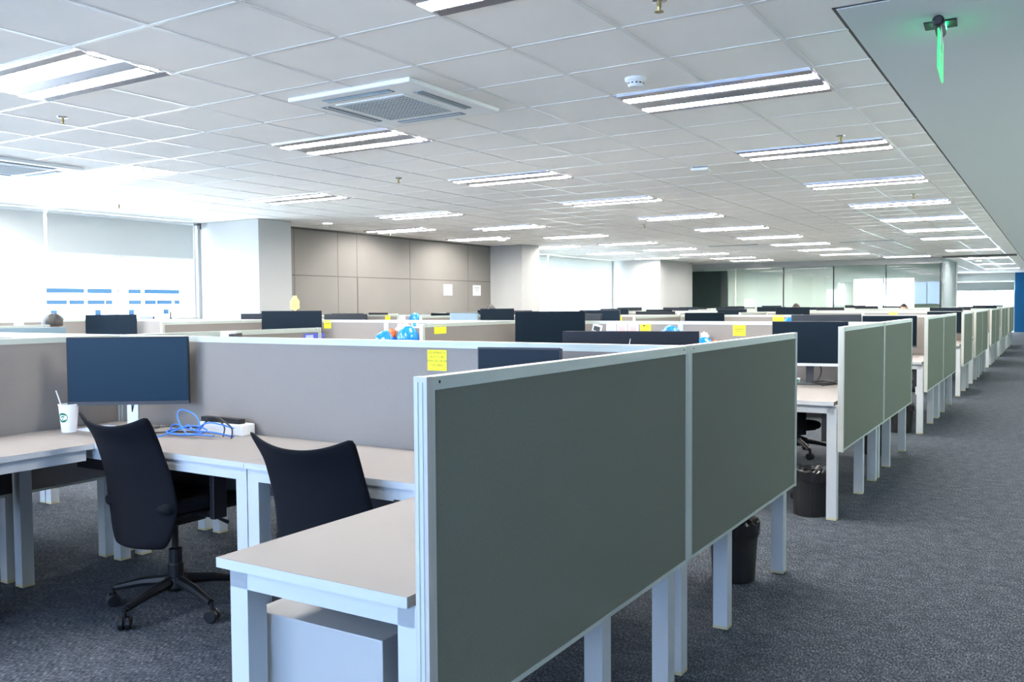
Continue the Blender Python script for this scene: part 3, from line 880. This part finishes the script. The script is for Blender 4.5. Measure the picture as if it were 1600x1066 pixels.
# ------------------------------------------------------------------ task chair (faces +Y, origin on the floor)
def make_chair():
    t = empty('office_chair', (0, 0, 0), 0, 'x', 'chair')
    # backrest
    def bf(u, v):
        s = 2*u-1
        prof = [(0.0, 0.165), (0.12, 0.205), (0.35, 0.238), (0.6, 0.228), (0.85, 0.222), (1.0, 0.240)]
        for (a, wa), (b, wb) in zip(prof, prof[1:]):
            if v <= b+1e-6:
                q = (v-a)/(b-a); hw = wa+(wb-wa)*q; break
        z = 0.325+0.535*v
        z += 0.055*(abs(s)**2.2)*max(0, (v-0.72)/0.28)**1.5      # raised top corners
        z -= 0.0
        y = -0.235+0.045*math.sin(v*pi*0.95) - 0.085*v**1.5       # lumbar bow, recline
        y += 0.060*(s*s)*(1-0.35*v)
        if v > 0.86: y -= 0.025*(v-0.86)/0.14
        return (s*hw, y, z)
    MB().grid(bf, 12, 14).build('backrest', 'blackfab', t, smooth=True, solid=0.018, subsurf=1)
    # back bracket
    MB().tube([(0, -0.02, 0.40), (0, -0.12, 0.392), (0, -0.155, 0.40), (0, -0.168, 0.47), (0, -0.165, 0.60)], [0.026, 0.026, 0.024, 0.022, 0.018], 10).build('back_bracket', 'blackplastic', t, smooth=True)
    # seat
    def sf(u, v):
        a = 2*u-1; b = 2*v-1
        hw = 0.245*(1-0.12*b*b*(1 if b > 0 else 0.7))
        z = 0.505-0.016*(1-a*a)*(1-b*b*0.5) - (0.030*max(0, b-0.55)**1*2.0)
        return (a*hw, 0.03+b*0.235, z)
    m = MB().grid(sf, 8, 8)
    m.build('seat', 'blackfab', t, smooth=True, solid=0.06, subsurf=2)
    MB().box(-0.20, 0.20, -0.15, 0.22, 0.448, 0.468).build('seat_pan', 'blackplastic', t, bevel=0.006)
    MB().box(-0.075, 0.075, -0.12, 0.12, 0.385, 0.449).build('tilt_mechanism', 'blackplastic', t, bevel=0.012)
    MB().tube([(0.05, 0.06, 0.42), (0.20, 0.07, 0.415), (0.265, 0.07, 0.405)], [0.006, 0.006, 0.009], 8).build('height_lever', 'blackplastic', t)
    for s in (-1, 1):
        a = MB()
        a.tube([(s*0.10, 0.0, 0.455), (s*0.24, 0.0, 0.452), (s*0.285, 0.0, 0.48)], [0.016, 0.018, 0.018], 8)
        a.box(s*0.29-0.014, s*0.29+0.014, -0.035, 0.035, 0.44, 0.645)
        ar = a.build('armrest', 'blackplastic', t, bevel=0.004)
        MB().box(s*0.29-0.040, s*0.29+0.040, -0.11, 0.14, 0.645, 0.672).build('arm_pad', 'blackplastic', ar, bevel=0.011)
    MB().lathe([(0.034, 0.08), (0.034, 0.20), (0.029, 0.21), (0.029, 0.27), (0.014, 0.275), (0.014, 0.39)], 16).build('gas_column', 'blackplastic', t)
    b = MB()
    b.lathe([(0.045, 0.085), (0.052, 0.10), (0.048, 0.145)], 16)
    for k in range(5):
        a = RAD(63)+2*pi*k/5
        d = Vector((cos(a), sin(a), 0))
        b.tube([d*0.03+Vector((0, 0, 0.125)), d*0.16+Vector((0, 0, 0.112)), d*0.285+Vector((0, 0, 0.085))], [0.026, 0.021, 0.014], 8)
    b.build('star_base', 'blackplastic', t)
    for k in range(5):
        a = RAD(63)+2*pi*k/5
        c = MB()
        M_ = Matrix.Translation((0.295*cos(a), 0.295*sin(a), 0)) @ Matrix.Rotation(a+0.6, 4, 'Z')
        c.lathe([(0.024, -0.026), (0.029, -0.022), (0.029, -0.006), (0.024, -0.004)], 16, (0.0, 0, 0.029), 'Y')
        c.lathe([(0.024, 0.004), (0.029, 0.006), (0.029, 0.022), (0.024, 0.026)], 16, (0.0, 0, 0.029), 'Y')
        c.box(-0.012, 0.018, -0.004, 0.004, 0.02, 0.062)
        c.lathe([(0.009, 0.05), (0.009, 0.085)], 10)
        c.xf(M_).build('caster', 'blackplastic', t)
    return t
chair0 = make_chair()
CH = [(-2.25, 2.545, 0, 'black mesh task chair pushed in below the large left monitor'),
      (-1.135, 2.49, 3, 'black task chair backing onto the nearest desk, right of the other'),
      (-3.95, 2.42, -30, 'black task chair beyond the left cross partition, only its legs showing'),
      (-0.95, 3.55, 165, 'black task chair behind the large end panel, its casters showing below'),
      (-2.3, 3.9, 190, 'black task chair on the far side of the front row, left seat'),
      (-0.62, 6.35, -35, 'black task chair seen in the gap before the second row end panel'),
      (-2.25, 6.6, 0, 'black task chair on the near side of the second row, left seat'),
      (-0.85, 8.0, 170, 'black task chair on the far side of the second row, right seat'),
      (-0.60, 10.55, -30, 'black task chair in the gap before the third row end panel'),
      (-0.85, 12.2, 170, 'black task chair on the far side of the third row'),
      (-0.70, 14.75, -10, 'black task chair beside the fourth row end panel'),
      (-0.75, 17.1, 5, 'black task chair on the near side of the fifth row'),
      (-0.75, 18.6, 170, 'black task chair on the far side of the fifth row'),
      (-0.75, 21.3, 5, 'black task chair on the near side of the sixth row'),
      (-0.75, 22.8, 170, 'black task chair on the far side of the sixth row'),
      (-0.75, 25.4, 5, 'black task chair on the near side of the seventh row')]
CH += [(-9.05, 6.00, 20, 'black task chair with a person on it by the window'), (-6.85, 12.35, 200, 'black task chair with a person on it behind the third row'),
       (-4.05, 21.05, 205, 'black task chair with a person on it far back before the glass room'), (-1.95, 22.80, 180, 'black task chair with a person on it far back near the corridor')]
for x, y, a, l in CH: place(chair0, (x, y, 0), RAD(a), l, 'black office task chairs')

# ------------------------------------------------------------------ waste bins
def make_bin():
    t = empty('waste_bin', (0, 0, 0), 0, 'x', 'bin', 'black waste bins with liners')
    MB().lathe([(0.098, 0.0), (0.102, 0.004), (0.118, 0.27), (0.122, 0.272), (0.122, 0.285), (0.114, 0.285), (0.096, 0.012), (0.001, 0.012)], 28).build('bucket', 'binblack', t, smooth=False)
    b = MB(); r2 = random.Random(3)
    n = 40
    prof = [(0.126, 0.225), (0.127, 0.288), (0.116, 0.296), (0.108, 0.27), (0.09, 0.10)]
    base = len(b.v)
    for r, h in prof:
        for k in range(n):
            a = 2*pi*k/n; rr = r+r2.uniform(-0.003, 0.003); hh = h+r2.uniform(-0.008, 0.010)
            b.v.append(Vector((rr*cos(a), rr*sin(a), hh)))
    for i in range(len(prof)-1):
        for k in range(n): b.f.append((base+i*n+k, base+i*n+(k+1) % n, base+(i+1)*n+(k+1) % n, base+(i+1)*n+k))
    b.build('liner_bag', 'bag', t)
    return t
bin0 = make_bin()
place(bin0, (-0.235, 4.22, 0), 0, 'black waste bin under the far half of the large end panel')
place(bin0, (-0.22, 5.76, 0), 0.5, 'black waste bin between the front and second rows, beside a white leg')
place(bin0, (-0.25, 8.35, 0), 0.9, 'black waste bin under the second row end panel')
place(bin0, (-0.25, 9.9, 0), 1.9, 'black waste bin between the second and third rows')

# ------------------------------------------------------------------ things on the front desks
t = empty('paper_cup', (-3.035, 2.545, HD), 0.0, 'white paper coffee cup with a green round emblem on the left desk', 'cup')
MB().lathe([(0.033, 0.0), (0.034, 0.003), (0.0455, 0.132), (0.0475, 0.134), (0.0475, 0.139), (0.0440, 0.139), (0.031, 0.01), (0.001, 0.01)], 32).build('cup_body', 'white', t, smooth=False)
MB().tube([(0.0, 0.0, 0.02), (-0.03, -0.022, 0.14), (-0.046, -0.034, 0.205)], 0.0028, 8).build('straw', 'white', t)
def on_cup(dphi, z, rr, name, m, lift, parent, n=20):
    b = MB(); c0 = None
    pts = []
    for k in range(n):
        a = 2*pi*k/n; p = dphi + rr*cos(a)/0.04; zz = z+rr*sin(a)
        R_ = 0.034+0.0115*(zz/0.132)+lift
        pts.append(Vector((R_*cos(p), R_*sin(p), zz)))
    R_ = 0.034+0.0115*(z/0.132)+lift
    b.v = pts+[Vector((R_*cos(dphi), R_*sin(dphi), z))]
    b.f = [(k, (k+1) % n, n) for k in range(n)]
    return b.build(name, m, parent)
ph = RAD(-72)
e1 = on_cup(ph, 0.075, 0.024, 'emblem', 'greenlogo', 0.0006, t)
on_cup(ph, 0.075, 0.0135, 'emblem_centre', 'white', 0.0010, e1)
for dx, dz in ((-0.006, 0.004), (0.006, 0.004), (0, -0.006), (0, 0.006)):
    on_cup(ph+dx/0.04, 0.075+dz, 0.0035, 'emblem_detail', 'greenlogo', 0.0014, e1, 8)

tag(MB().box(-3.10, -2.88, 2.60, 2.80, HD, HD+0.0012).build('paper_sheet', 'paleblue'), 'pale printed sheet lying on the left desk behind the cup', 'paper')

# desk power box in front of the spine
t = empty('power_box', (-2.30, 2.885, HD), RAD(0), 'white desktop power box with a black bristle flap behind the blue cables', 'power box')
MB().box(-0.15, 0.15, -0.035, 0.045, 0, 0.055).build('housing', 'white', t, bevel=0.006)
MB().box(-0.145, 0.12, -0.028, 0.010, 0.0555, 0.078).build('bristle_flap', 'black', t)
def wire(name, pts, r, m, lab):
    # Catmull-Rom through the points
    P = [Vector(p) for p in pts]; P = [P[0]]+P+[P[-1]]; out = []
    for i in range(1, len(P)-2):
        for k in range(7):
            s = k/7; a, b, c, d = P[i-1], P[i], P[i+1], P[i+2]
            out.append(0.5*((2*b)+(c-a)*s+(2*a-5*b+4*c-d)*s*s+(3*b-a-3*c+d)*s*s*s))
    out.append(P[-2])
    o = MB().tube(out, r, 8).build(name, m, smooth=True)
    return tag(o, lab, 'cable')
zc = HD+0.006
wire('network_cable', [(-2.15, 2.80, zc), (-2.22, 2.74, HD+.03), (-2.32, 2.72, HD+.035), (-2.42, 2.76, HD+.05), (-2.50, 2.80, HD+.03), (-2.50, 2.70, HD+.02), (-2.38, 2.68, zc+.01), (-2.32, 2.74, zc+.02),
     (-2.40, 2.79, HD+.09), (-2.47, 2.76, HD+.12), (-2.44, 2.72, HD+.08), (-2.34, 2.70, zc+.01), (-2.26, 2.74, zc+.03), (-2.38, 2.74, HD+.05), (-2.48, 2.66, zc), (-2.50, 2.60, zc)], 0.0035, 'bluecable', 'blue network cable coiled on the desk by the power box')
wire('network_cable', [(-2.18, 2.83, HD+.04), (-2.27, 2.76, HD+.07), (-2.36, 2.74, HD+.03), (-2.46, 2.72, HD+.055), (-2.52, 2.74, HD+.02), (-2.42, 2.70, zc+.004), (-2.30, 2.70, zc+.012), (-2.20, 2.73, zc+.01)], 0.0035, 'bluecable', 'second blue network cable looping over the first coil')
wire('power_cable', [(-2.78, 2.80, zc), (-2.66, 2.83, HD+.018), (-2.55, 2.85, zc+.01), (-2.45, 2.86, HD+.03), (-2.36, 2.84, HD+.075)], 0.0032, 'blackcable', 'black cable running from the monitor stand to the power box')
wire('power_cable', [(-2.60, 2.70, zc), (-2.52, 2.76, zc+.004), (-2.44, 2.82, zc), (-2.40, 2.80, zc+.006), (-2.30, 2.80, HD+.09), (-2.24, 2.82, HD+.05), (-2.21, 2.79, zc)], 0.0035, 'blackcable', 'black cable looping over the blue cables')
wire('power_cable', [(-2.28, 2.845, HD+.08), (-2.22, 2.79, HD+.085), (-2.14, 2.78, HD+.05), (-2.12, 2.76, zc)], 0.0035, 'blackcable', 'black cable hanging down the front of the power box')
wire('monitor_cable', [(-2.84, 2.75, HD+.20), (-2.815, 2.74, HD+.13), (-2.83, 2.76, HD+.07), (-2.80, 2.80, HD+.02), (-2.74, 2.84, zc)], 0.003, 'blackcable', 'black cable hanging from the back of the large left monitor')

# second row desk: cables and small box below the silver bezel monitor
t = empty('docking_station', (-0.62, 6.88, HD), RAD(10), 'small pale green and white box on the desk under the silver bezel monitor', 'box')
MB().box(-0.06, 0.06, -0.05, 0.05, 0, 0.035).build('casing', 'white', t, bevel=0.004)
MB().box(-0.055, 0.055, -0.0515, -0.05, 0.006, 0.03).build('front_label', 'greenlogo', t)
wire('power_cable', [(-0.70, 6.86, HD+.04), (-0.62, 6.84, HD+.10), (-0.56, 6.87, HD+.16)], 0.005, 'blackcable', 'black cable rising to the silver bezel monitor')
wire('power_cable', [(-0.47, 6.87, HD+.17), (-0.40, 6.85, HD+.13), (-0.41, 6.86, HD+.05), (-0.45, 6.80, zc)], 0.005, 'blackcable', 'black cable hanging in a loop behind the silver bezel monitor')
wire('power_cable', [(-0.46, 6.78, zc), (-0.38, 6.82, HD+.03), (-0.28, 6.80, HD+.02), (-0.36, 6.74, zc+.01), (-0.44, 6.76, HD+.025), (-0.30, 6.86, HD+.03), (-0.22, 6.80, HD+.02), (-0.36, 6.70, zc)], 0.006, 'blackcable', 'coiled black cables on the desk beside the second row end panel')

# propped sheet and hanging papers
tag(MB().box(-0.050, 0.050, -0.001, 0.001, 0, 0.10).xf(Matrix.Translation((-2.905, 3.42, 1.11)) @ Matrix.Rotation(RAD(15), 4, 'Z') @ Matrix.Rotation(RAD(-8), 4, 'X')).build('paper_sheet', 'paper'),
    'white sheet propped up behind the front spine beside an edge-on monitor', 'paper')

# ------------------------------------------------------------------ yellow notices and cards pinned on the partitions
def notice(x, y, z, w, h, label, lines, face='Y', m='yellow', ink='ink', cat='notice', group='yellow notices on the partitions', text=None, name='notice'):
    """sheet pinned on a face looking to -Y (face 'Y') or +X (face 'X'); x,y,z = centre"""
    root = empty(name, (x, y, z), 0 if face == 'Y' else pi/2, label, cat, group)
    MB().box(-w/2, w/2, -0.0012, 0, -h/2, h/2).build('sheet', m, root)
    if text:
        n = len(text)
        for i, s in enumerate(text):
            text_obj(s, h*0.155, 'lettering', ink, root, Matrix.Translation((0, -0.0016, h*0.36-i*h*0.20)) @ Matrix.Rotation(pi/2, 4, 'X'), ext=0.0001)
    elif lines:
        b = MB()
        for i in range(lines):
            z0 = h*0.33-i*h*0.2; ww = w*(0.36 if i % 2 else 0.30)
            b.box(-ww, ww, -0.0016, -0.0012, z0-h*0.03, z0+h*0.03)
        b.build('writing', ink, root)
    return root
Yn = 0.0135
notice(-1.087, ROWS[0]-Yn, 1.120, 0.098, 0.086, 'yellow paper notice with four lines of text on the front spine', 0, text=['EQUIPMENT IS', 'NOT TO BE', 'REMOVED FROM', 'THIS AREA'])
notice(-5.65, ROWS[1]-Yn, 1.150, 0.105, 0.090, 'yellow notice beside the dark monitor under the gold ornament', 2)
n1 = notice(-1.935, ROWS[1]-Yn, 1.135, 0.100, 0.088, 'yellow notice with a small black mark, right of the photo cards', 1)
MB().box(-0.02, -0.008, -0.0018, -0.0012, 0.016, 0.032).build('mark', 'inkblack', n1)
notice(-1.11, ROWS[1]-Yn, 1.125, 0.105, 0.088, 'yellow notice on the second row spine left of the silver bezel monitor', 3)
notice(-4.12, ROWS[2]-Yn, 1.145, 0.11, 0.09, 'yellow notice on the third row spine above the photo cards', 1)
notice(-1.90, ROWS[2]-Yn, 1.150, 0.14, 0.09, 'yellow notice on the third row spine above the front end panel', 1)
notice(-1.14, ROWS[2]-Yn, 1.150, 0.14, 0.09, 'yellow notice on the third row spine beside the second row end panel', 1)
notice(-8.27, ROWS[2]-Yn, 1.150, 0.11, 0.09, 'yellow notice on the third row spine left of the blue helmets', 1)
notice(-3.206, 5.87, 1.150, 0.17, 0.07, 'yellow notice on the second row cross partition end', 1, face='X')
for x, l in ((-5.6, 'far yellow notice on the fourth row spine, leftmost one'), (-3.4, 'far yellow notice on the fourth row spine, middle one'), (-1.15, 'far yellow notice on the fourth row spine, rightmost one')):
    notice(x, ROWS[3]-Yn, 1.165, 0.13, 0.07, l, 1)
# photo cards
for x, tl, mm, l in ((-2.40, 14, 'slate', 'tilted grey photo card, leftmost of the cards on the second row spine'), (-2.26, 0, 'paleblue', 'pale blue card, second of the cards on the second row spine'),
                     (-2.155, 0, 'pink', 'pink card, third of the cards on the second row spine'), (-2.05, 0, 'pink', 'pink card, rightmost of the cards next to the yellow notice')):
    r = empty('photo_card', (x, ROWS[1]-Yn, 1.135), 0, l, 'card', 'cards pinned on the second row spine')
    a = Matrix.Rotation(RAD(tl), 4, 'Y')
    MB().box(-0.048, 0.048, -0.0012, 0, -0.035, 0.035).xf(a).build('card_sheet', 'paper', r)
    MB().box(-0.032, 0.030, -0.0018, -0.0012, -0.026, 0.014).xf(a).build('picture', mm, r)
# white label with a blue round emblem
r = empty('name_label', (-4.38, ROWS[1]-Yn, 1.155), 0, 'white name label with a round blue emblem on the second row spine', 'label')
MB().box(-0.11, 0.11, -0.0012, 0, -0.035, 0.035).build('label_sheet', 'paper', r)
MB().lathe([(0.026, -0.0020), (0.026, -0.0012)], 20, (-0.078, 0, 0), 'Y').build('emblem', 'helmetblue', r)
MB().box(-0.035, 0.095, -0.0018, -0.0012, 0.006, 0.014).box(-0.035, 0.085, -0.0018, -0.0012, -0.016, -0.010).build('writing', 'slate', r)
# blue poster on cross partition, white labels on posts
r = empty('poster', (-3.2065, 4.42, 1.118), pi/2, 'blue and violet poster on the cross partition behind the front spine', 'poster')
MB().box(-0.10, 0.10, -0.0012, 0, -0.06, 0.045).build('poster_sheet', 'posterblue', r)
MB().box(-0.08, -0.01, -0.0018, -0.0012, -0.005, 0.035).box(-0.08, 0.03, -0.0018, -0.0012, -0.035, -0.02).build('picture', 'paleblue', r)
notice(-6.426, 4.36, 1.155, 0.10, 0.05, 'small white seat number plate on the left cross partition', 1, face='X', m='paper', ink='slate', cat='label', group=None, name='number_plate')
notice(-9.646, 6.02, 1.155, 0.12, 0.05, 'small white seat number plate on the window-side partition end', 1, face='X', m='paper', ink='slate', cat='label', group=None, name='number_plate')
for x, l in ((-7.98, 'white sheet left of the far blue helmet on the third row spine'), (-7.3, 'white sheet right of the far blue helmet on the third row spine')):
    notice(x, ROWS[2]-Yn, 1.15, 0.16, 0.09, l, 0, m='paper', cat='paper', group='white sheets on the third row spine', name='pinned_sheet')
# notices on the panelled wall
for y, l in ((14.61, 'left of two white printed notices on the panelled wall'), (15.66, 'right of two white printed notices on the panelled wall')):
    r = empty('wall_notice', (XT+0.002, y, 1.66), pi/2, l, 'notice', 'white notices on the panelled wall')
    MB().box(-0.15, 0.15, -0.002, 0, -0.11, 0.11).build('sheet', 'paper', r)
    MB().box(-0.10, 0.10, -0.003, -0.002, 0.035, 0.075).box(-0.06, 0.06, -0.003, -0.002, -0.01, 0.015).box(-0.06, 0.06, -0.003, -0.002, -0.05, -0.035).build('writing', 'ac_grille', r)

# ------------------------------------------------------------------ safety helmets hanging on the spines
def make_helmet(brim='helmetblue'):
    t = empty('safety_helmet', (0, 0, 0), 0, 'x', 'helmet', 'blue safety helmets hanging on the partitions')
    MB().grid(lambda u, v: (0.108*cos(2*pi*u)*cos(v*pi/2*0.99), 0.132*sin(2*pi*u)*cos(v*pi/2*0.99), 0.145*sin(v*pi/2)), 28, 10).build('shell', 'helmetblue', t, smooth=True, solid=0.004)
    MB().grid(lambda u, v: ((0.106+0.018*v)*cos(2*pi*u), (0.130+v*(0.016+0.04*max(0, -sin(2*pi*u))))*sin(2*pi*u), -0.006*v), 28, 2).build('brim', brim, t, smooth=True, solid=0.004)
    MB().grid(lambda u, v: (0.098*cos(2*pi*u), 0.118*sin(2*pi*u), -0.03+0.03*v), 24, 1).build('headband', 'white', t, solid=0.003)
    for a in (0.5, 1.5, 3.6, 4.6):
        MB().box(0.0, 0.004, -0.008, 0.008, 0.06, 0.11, Matrix.Rotation(a, 4, 'Z') @ Matrix.Translation((0.094, 0, 0)) @ Matrix.Rotation(-0.5, 4, 'Y')).build('sticker', 'white', t)
    return t
helm = make_helmet()
helm.rotation_mode = 'XYZ'
HEL = [(-4.45, 7.02, 1.00, 0.3, 'large blue safety helmet hanging on the second row spine', 1.0),
       (-4.74, 7.02, 0.955, -0.3, 'smaller blue safety helmet left of the large one', 0.95),
       (-1.66, 7.03, 1.035, 0.5, 'blue and white helmet behind the black monitor with a logo', 0.9),
       (-1.37, 7.04, 0.955, 0.2, 'blue helmet hanging just right of the black monitor with a logo', 0.8),
       (-7.62, 11.23, 1.10, 0.1, 'far blue safety helmet on the third row spine between white sheets', 0.9),
       (-1.38, 11.245, 1.075, 0.2, 'far blue helmet between two yellow notices, right one', 0.8),
       (-1.74, 11.255, 1.065, 0.2, 'far blue helmet between two yellow notices, left one', 0.7)]
for x, y, z, r, l, s in HEL:
    o = place(helm, (x, y, z), r, l); o.scale = (s, s, s)
# clothing bundles over the helmets: white bag & orange vest
def lump(name, c, s, m, seed, label, cat):
    r3 = random.Random(seed)
    bm = bmesh.new(); bmesh.ops.create_icosphere(bm, subdivisions=3, radius=1)
    for v in bm.verts:
        n = v.co.normalized()
        k = 1+0.22*math.sin(n.x*5+seed)*math.cos(n.z*6+seed*2)+0.08*r3.uniform(-1, 1)
        v.co = Vector((n.x*s[0]*k, n.y*s[1]*k, n.z*s[2]*k))+Vector(c)
    me = bpy.data.meshes.new(name); bm.to_mesh(me); bm.free(); me.materials.append(MATS[m])
    me.polygons.foreach_set('use_smooth', [True]*len(me.polygons))
    o = bpy.data.objects.new(name, me); COL.objects.link(o)
    return tag(o, label, cat)
lump('plastic_bag', (-4.56, 7.08, 1.115), (0.085, 0.035, 0.055), 'paper', 2, 'crumpled white plastic bag hanging above the two blue helmets', 'bag')
lump('work_glove', (-4.68, 7.05, 1.065), (0.045, 0.03, 0.045), 'orange', 5, 'orange and black glove tucked beside the large blue helmet', 'glove')
lump('plastic_bag', (-1.385, 7.09, 1.075), (0.035, 0.02, 0.035), 'paper', 3, 'crumpled white bag right of the black monitor with a logo', 'bag')
lump('work_glove', (-1.30, 7.08, 1.0), (0.035, 0.03, 0.045), 'orange', 9, 'orange glove hanging right of the black monitor with a logo', 'glove')

# gold ornament on the second row spine
t = empty('ornament', (-6.15, ROWS[1], HT), RAD(35), 'pale gold leaf-shaped ornament standing above the second row middle monitor', 'ornament')
MB().lathe([(0.03, 0), (0.03, 0.01), (0.010, 0.02), (0.009, 0.12), (0.018, 0.13)], 12).build('stem', 'gold', t)
n = 24; b = MB(); pts = []
for k in range(n):
    a = 2*pi*k/n
    rr = 1+0.10*cos(7*a)
    pts.append((0.052*rr*sin(a)*(1-0.28*cos(a+pi)), -0.085*rr*cos(a)))
for s in (-1, 1):
    for x, z in pts: b.v.append(Vector((x, s*0.009, 0.185+z)))
b.f.append(tuple(range(n))); b.f.append(tuple(range(n, 2*n))[::-1])
for k in range(n): b.f.append((k, (k+1) % n, n+(k+1) % n, n+k))
b.build('leaf', 'gold', t, bevel=0.003)
b = MB()
for k in range(-2, 3): b.box(k*0.013-0.002, k*0.013+0.002, -0.012, 0.012, 0.135, 0.235-abs(k)*0.012)
b.build('leaf_rib', 'brass', t)
# small items on the far spines
for x, y, l in ((-9.4, 8.0, 'small dark upright tape dispenser standing near the window'),): 
    r = empty('desk_organiser', (-8.75, ROWS[1]+0.35, HD), 0, l, 'organiser')
    MB().lathe([(0.05, 0), (0.05, 0.42), (0.012, 0.44), (0.012, 0.55)], 14).build('body', 'greyplastic', r)

# ------------------------------------------------------------------ seated people, only the tops of their heads show
def person(x, y, rz, label, shirt, hair='hair', lean=0.0, zoff=0.0, hs=1.0):
    root = empty('person', (x, y, 0), rz, label, 'person')
    V_ = []; E_ = []; Rr = []
    def add(p, r, par):
        V_.append(p); Rr.append(r)
        if par is not None: E_.append((par, len(V_)-1))
        return len(V_)-1
    pel = add((0, 0, 0.56), (0.15, 0.11), None)
    ch = add((0, 0.02, 0.74), (0.135, 0.10), pel); sh = add((0, 0.03+lean, 0.93), (0.15, 0.10), ch)
    nk = add((0, 0.04+lean, 1.03), (0.055, 0.055), sh); add((0, 0.05+lean, 1.09), (0.05, 0.05), nk)
    for s in (-1, 1):
        a = add((s*0.17, 0.03+lean, 0.965), (0.06, 0.06), sh); e = add((s*0.215, 0.10+lean, 0.74), (0.045, 0.045), a)
        w = add((s*0.15, 0.34, 0.755), (0.03, 0.028), e); h = add((s*0.145, 0.40, 0.76), (0.036, 0.018), w)
        for q in range(4): 
            f1 = add((s*0.145+(q-1.5)*0.019, 0.455+0.006*(q in (1, 2)), 0.765), (0.009, 0.009), h)
            add((s*0.145+(q-1.5)*0.020, 0.495+0.008*(q in (1, 2)), 0.752), (0.008, 0.008), f1)
        th = add((s*0.145-s*0.038, 0.425, 0.757), (0.010, 0.010), w); add((s*0.145-s*0.048, 0.455, 0.750), (0.008, 0.008), th)
        hp_ = add((s*0.09, 0.10, 0.545), (0.085, 0.08), pel); kn = add((s*0.11, 0.44, 0.53), (0.06, 0.06), hp_)
        an = add((s*0.11, 0.46, 0.10), (0.04, 0.04), kn); add((s*0.115, 0.60, 0.04), (0.04, 0.028), an)
    me = bpy.data.meshes.new('body'); me.from_pydata(V_, E_, [])
    o = bpy.data.objects.new('body', me); COL.objects.link(o); o.parent = root
    md = o.modifiers.new('skin', 'SKIN'); me.skin_vertices  # layer made by the modifier
    for i, r in enumerate(Rr): me.skin_vertices[0].data[i].radius = r
    me.skin_vertices[0].data[0].use_root = True
    o.modifiers.new('sub', 'SUBSURF').render_levels = 2
    me.materials.append(MATS[shirt])
    # head
    def hf(u, v):
        th = 2*pi*u; ph_ = pi*(v-0.5)
        cx, cy, czz = cos(ph_)*sin(th), cos(ph_)*cos(th), sin(ph_)
        jaw = 1-0.28*max(0, -czz)
        px, py, pz = cx*0.078*jaw, cy*0.098*(jaw if cy > 0 else 1), czz*0.118
        if cy > 0.9 and abs(cx) < 0.3 and -0.25 < czz < 0.12: py += 0.018*(1-abs(cx)/0.3)*(1-abs(czz+0.12)/0.25)
        if cy > 0.7 and 0.02 < czz < 0.2 and 0.2 < abs(cx) < 0.5: py -= 0.006
        return (px, 0.07+lean+py, 1.185+pz)
    hd = MB().grid(hf, 32, 20).build('head', 'skin', root, smooth=True)
    for s in (-1, 1):
        MB().lathe([(0.002, -0.006), (0.010, -0.004), (0.011, 0.004), (0.002, 0.006)], 10, (s*0.030, 0.07+lean+0.086, 1.20), 'Y').build('eye', 'white', hd)
        MB().grid(lambda u, v: (s*(0.078+0.012*sin(pi*v)), 0.065+lean+0.018*cos(2*pi*u)*v, 1.185+0.032*sin(2*pi*u)*v), 10, 4).build('ear', 'skin', hd, smooth=True)
    MB().box(-0.022, 0.022, 0.07+lean+0.080, 0.07+lean+0.090, 1.125, 1.130).build('mouth', 'orange', hd)
    def hair_f(u, v):
        th = 2*pi*u; low = -0.15 if cos(th) < 0.2 else 0.42
        ph_ = low*1.0+(pi/2-low)*v
        r = (1.11+0.02*sin(9*th))*hs
        return (cos(ph_)*sin(th)*0.082*r, 0.066+lean+cos(ph_)*cos(th)*0.100*r, 1.19+sin(ph_)*0.118*(r/hs))
    MB().grid(hair_f, 30, 8).build('hair', hair, root, smooth=True)
    root.location.z = zoff
    return root
person(-9.05, 6.05, RAD(20), 'person seated by the window, only dark hair above the partition', 'shirt', zoff=-0.035, hs=1.3)
person(-6.85, 12.3, RAD(200), 'person seated behind the third row dark monitor, dark hair showing', 'shirt_grey', zoff=0.03)
person(-4.05, 21.0, RAD(205), 'person seated far back before the glass room, face and dark hair showing', 'shirt', zoff=0.02)
person(-1.95, 22.75, RAD(180), 'person seated far back behind a black monitor near the corridor, dark hair', 'shirt_grey', zoff=0.0)

# baseboards
struct('baseboard_right', MB().box(XR-0.012, XR, YB, YE, 0, 0.1), 'gap')
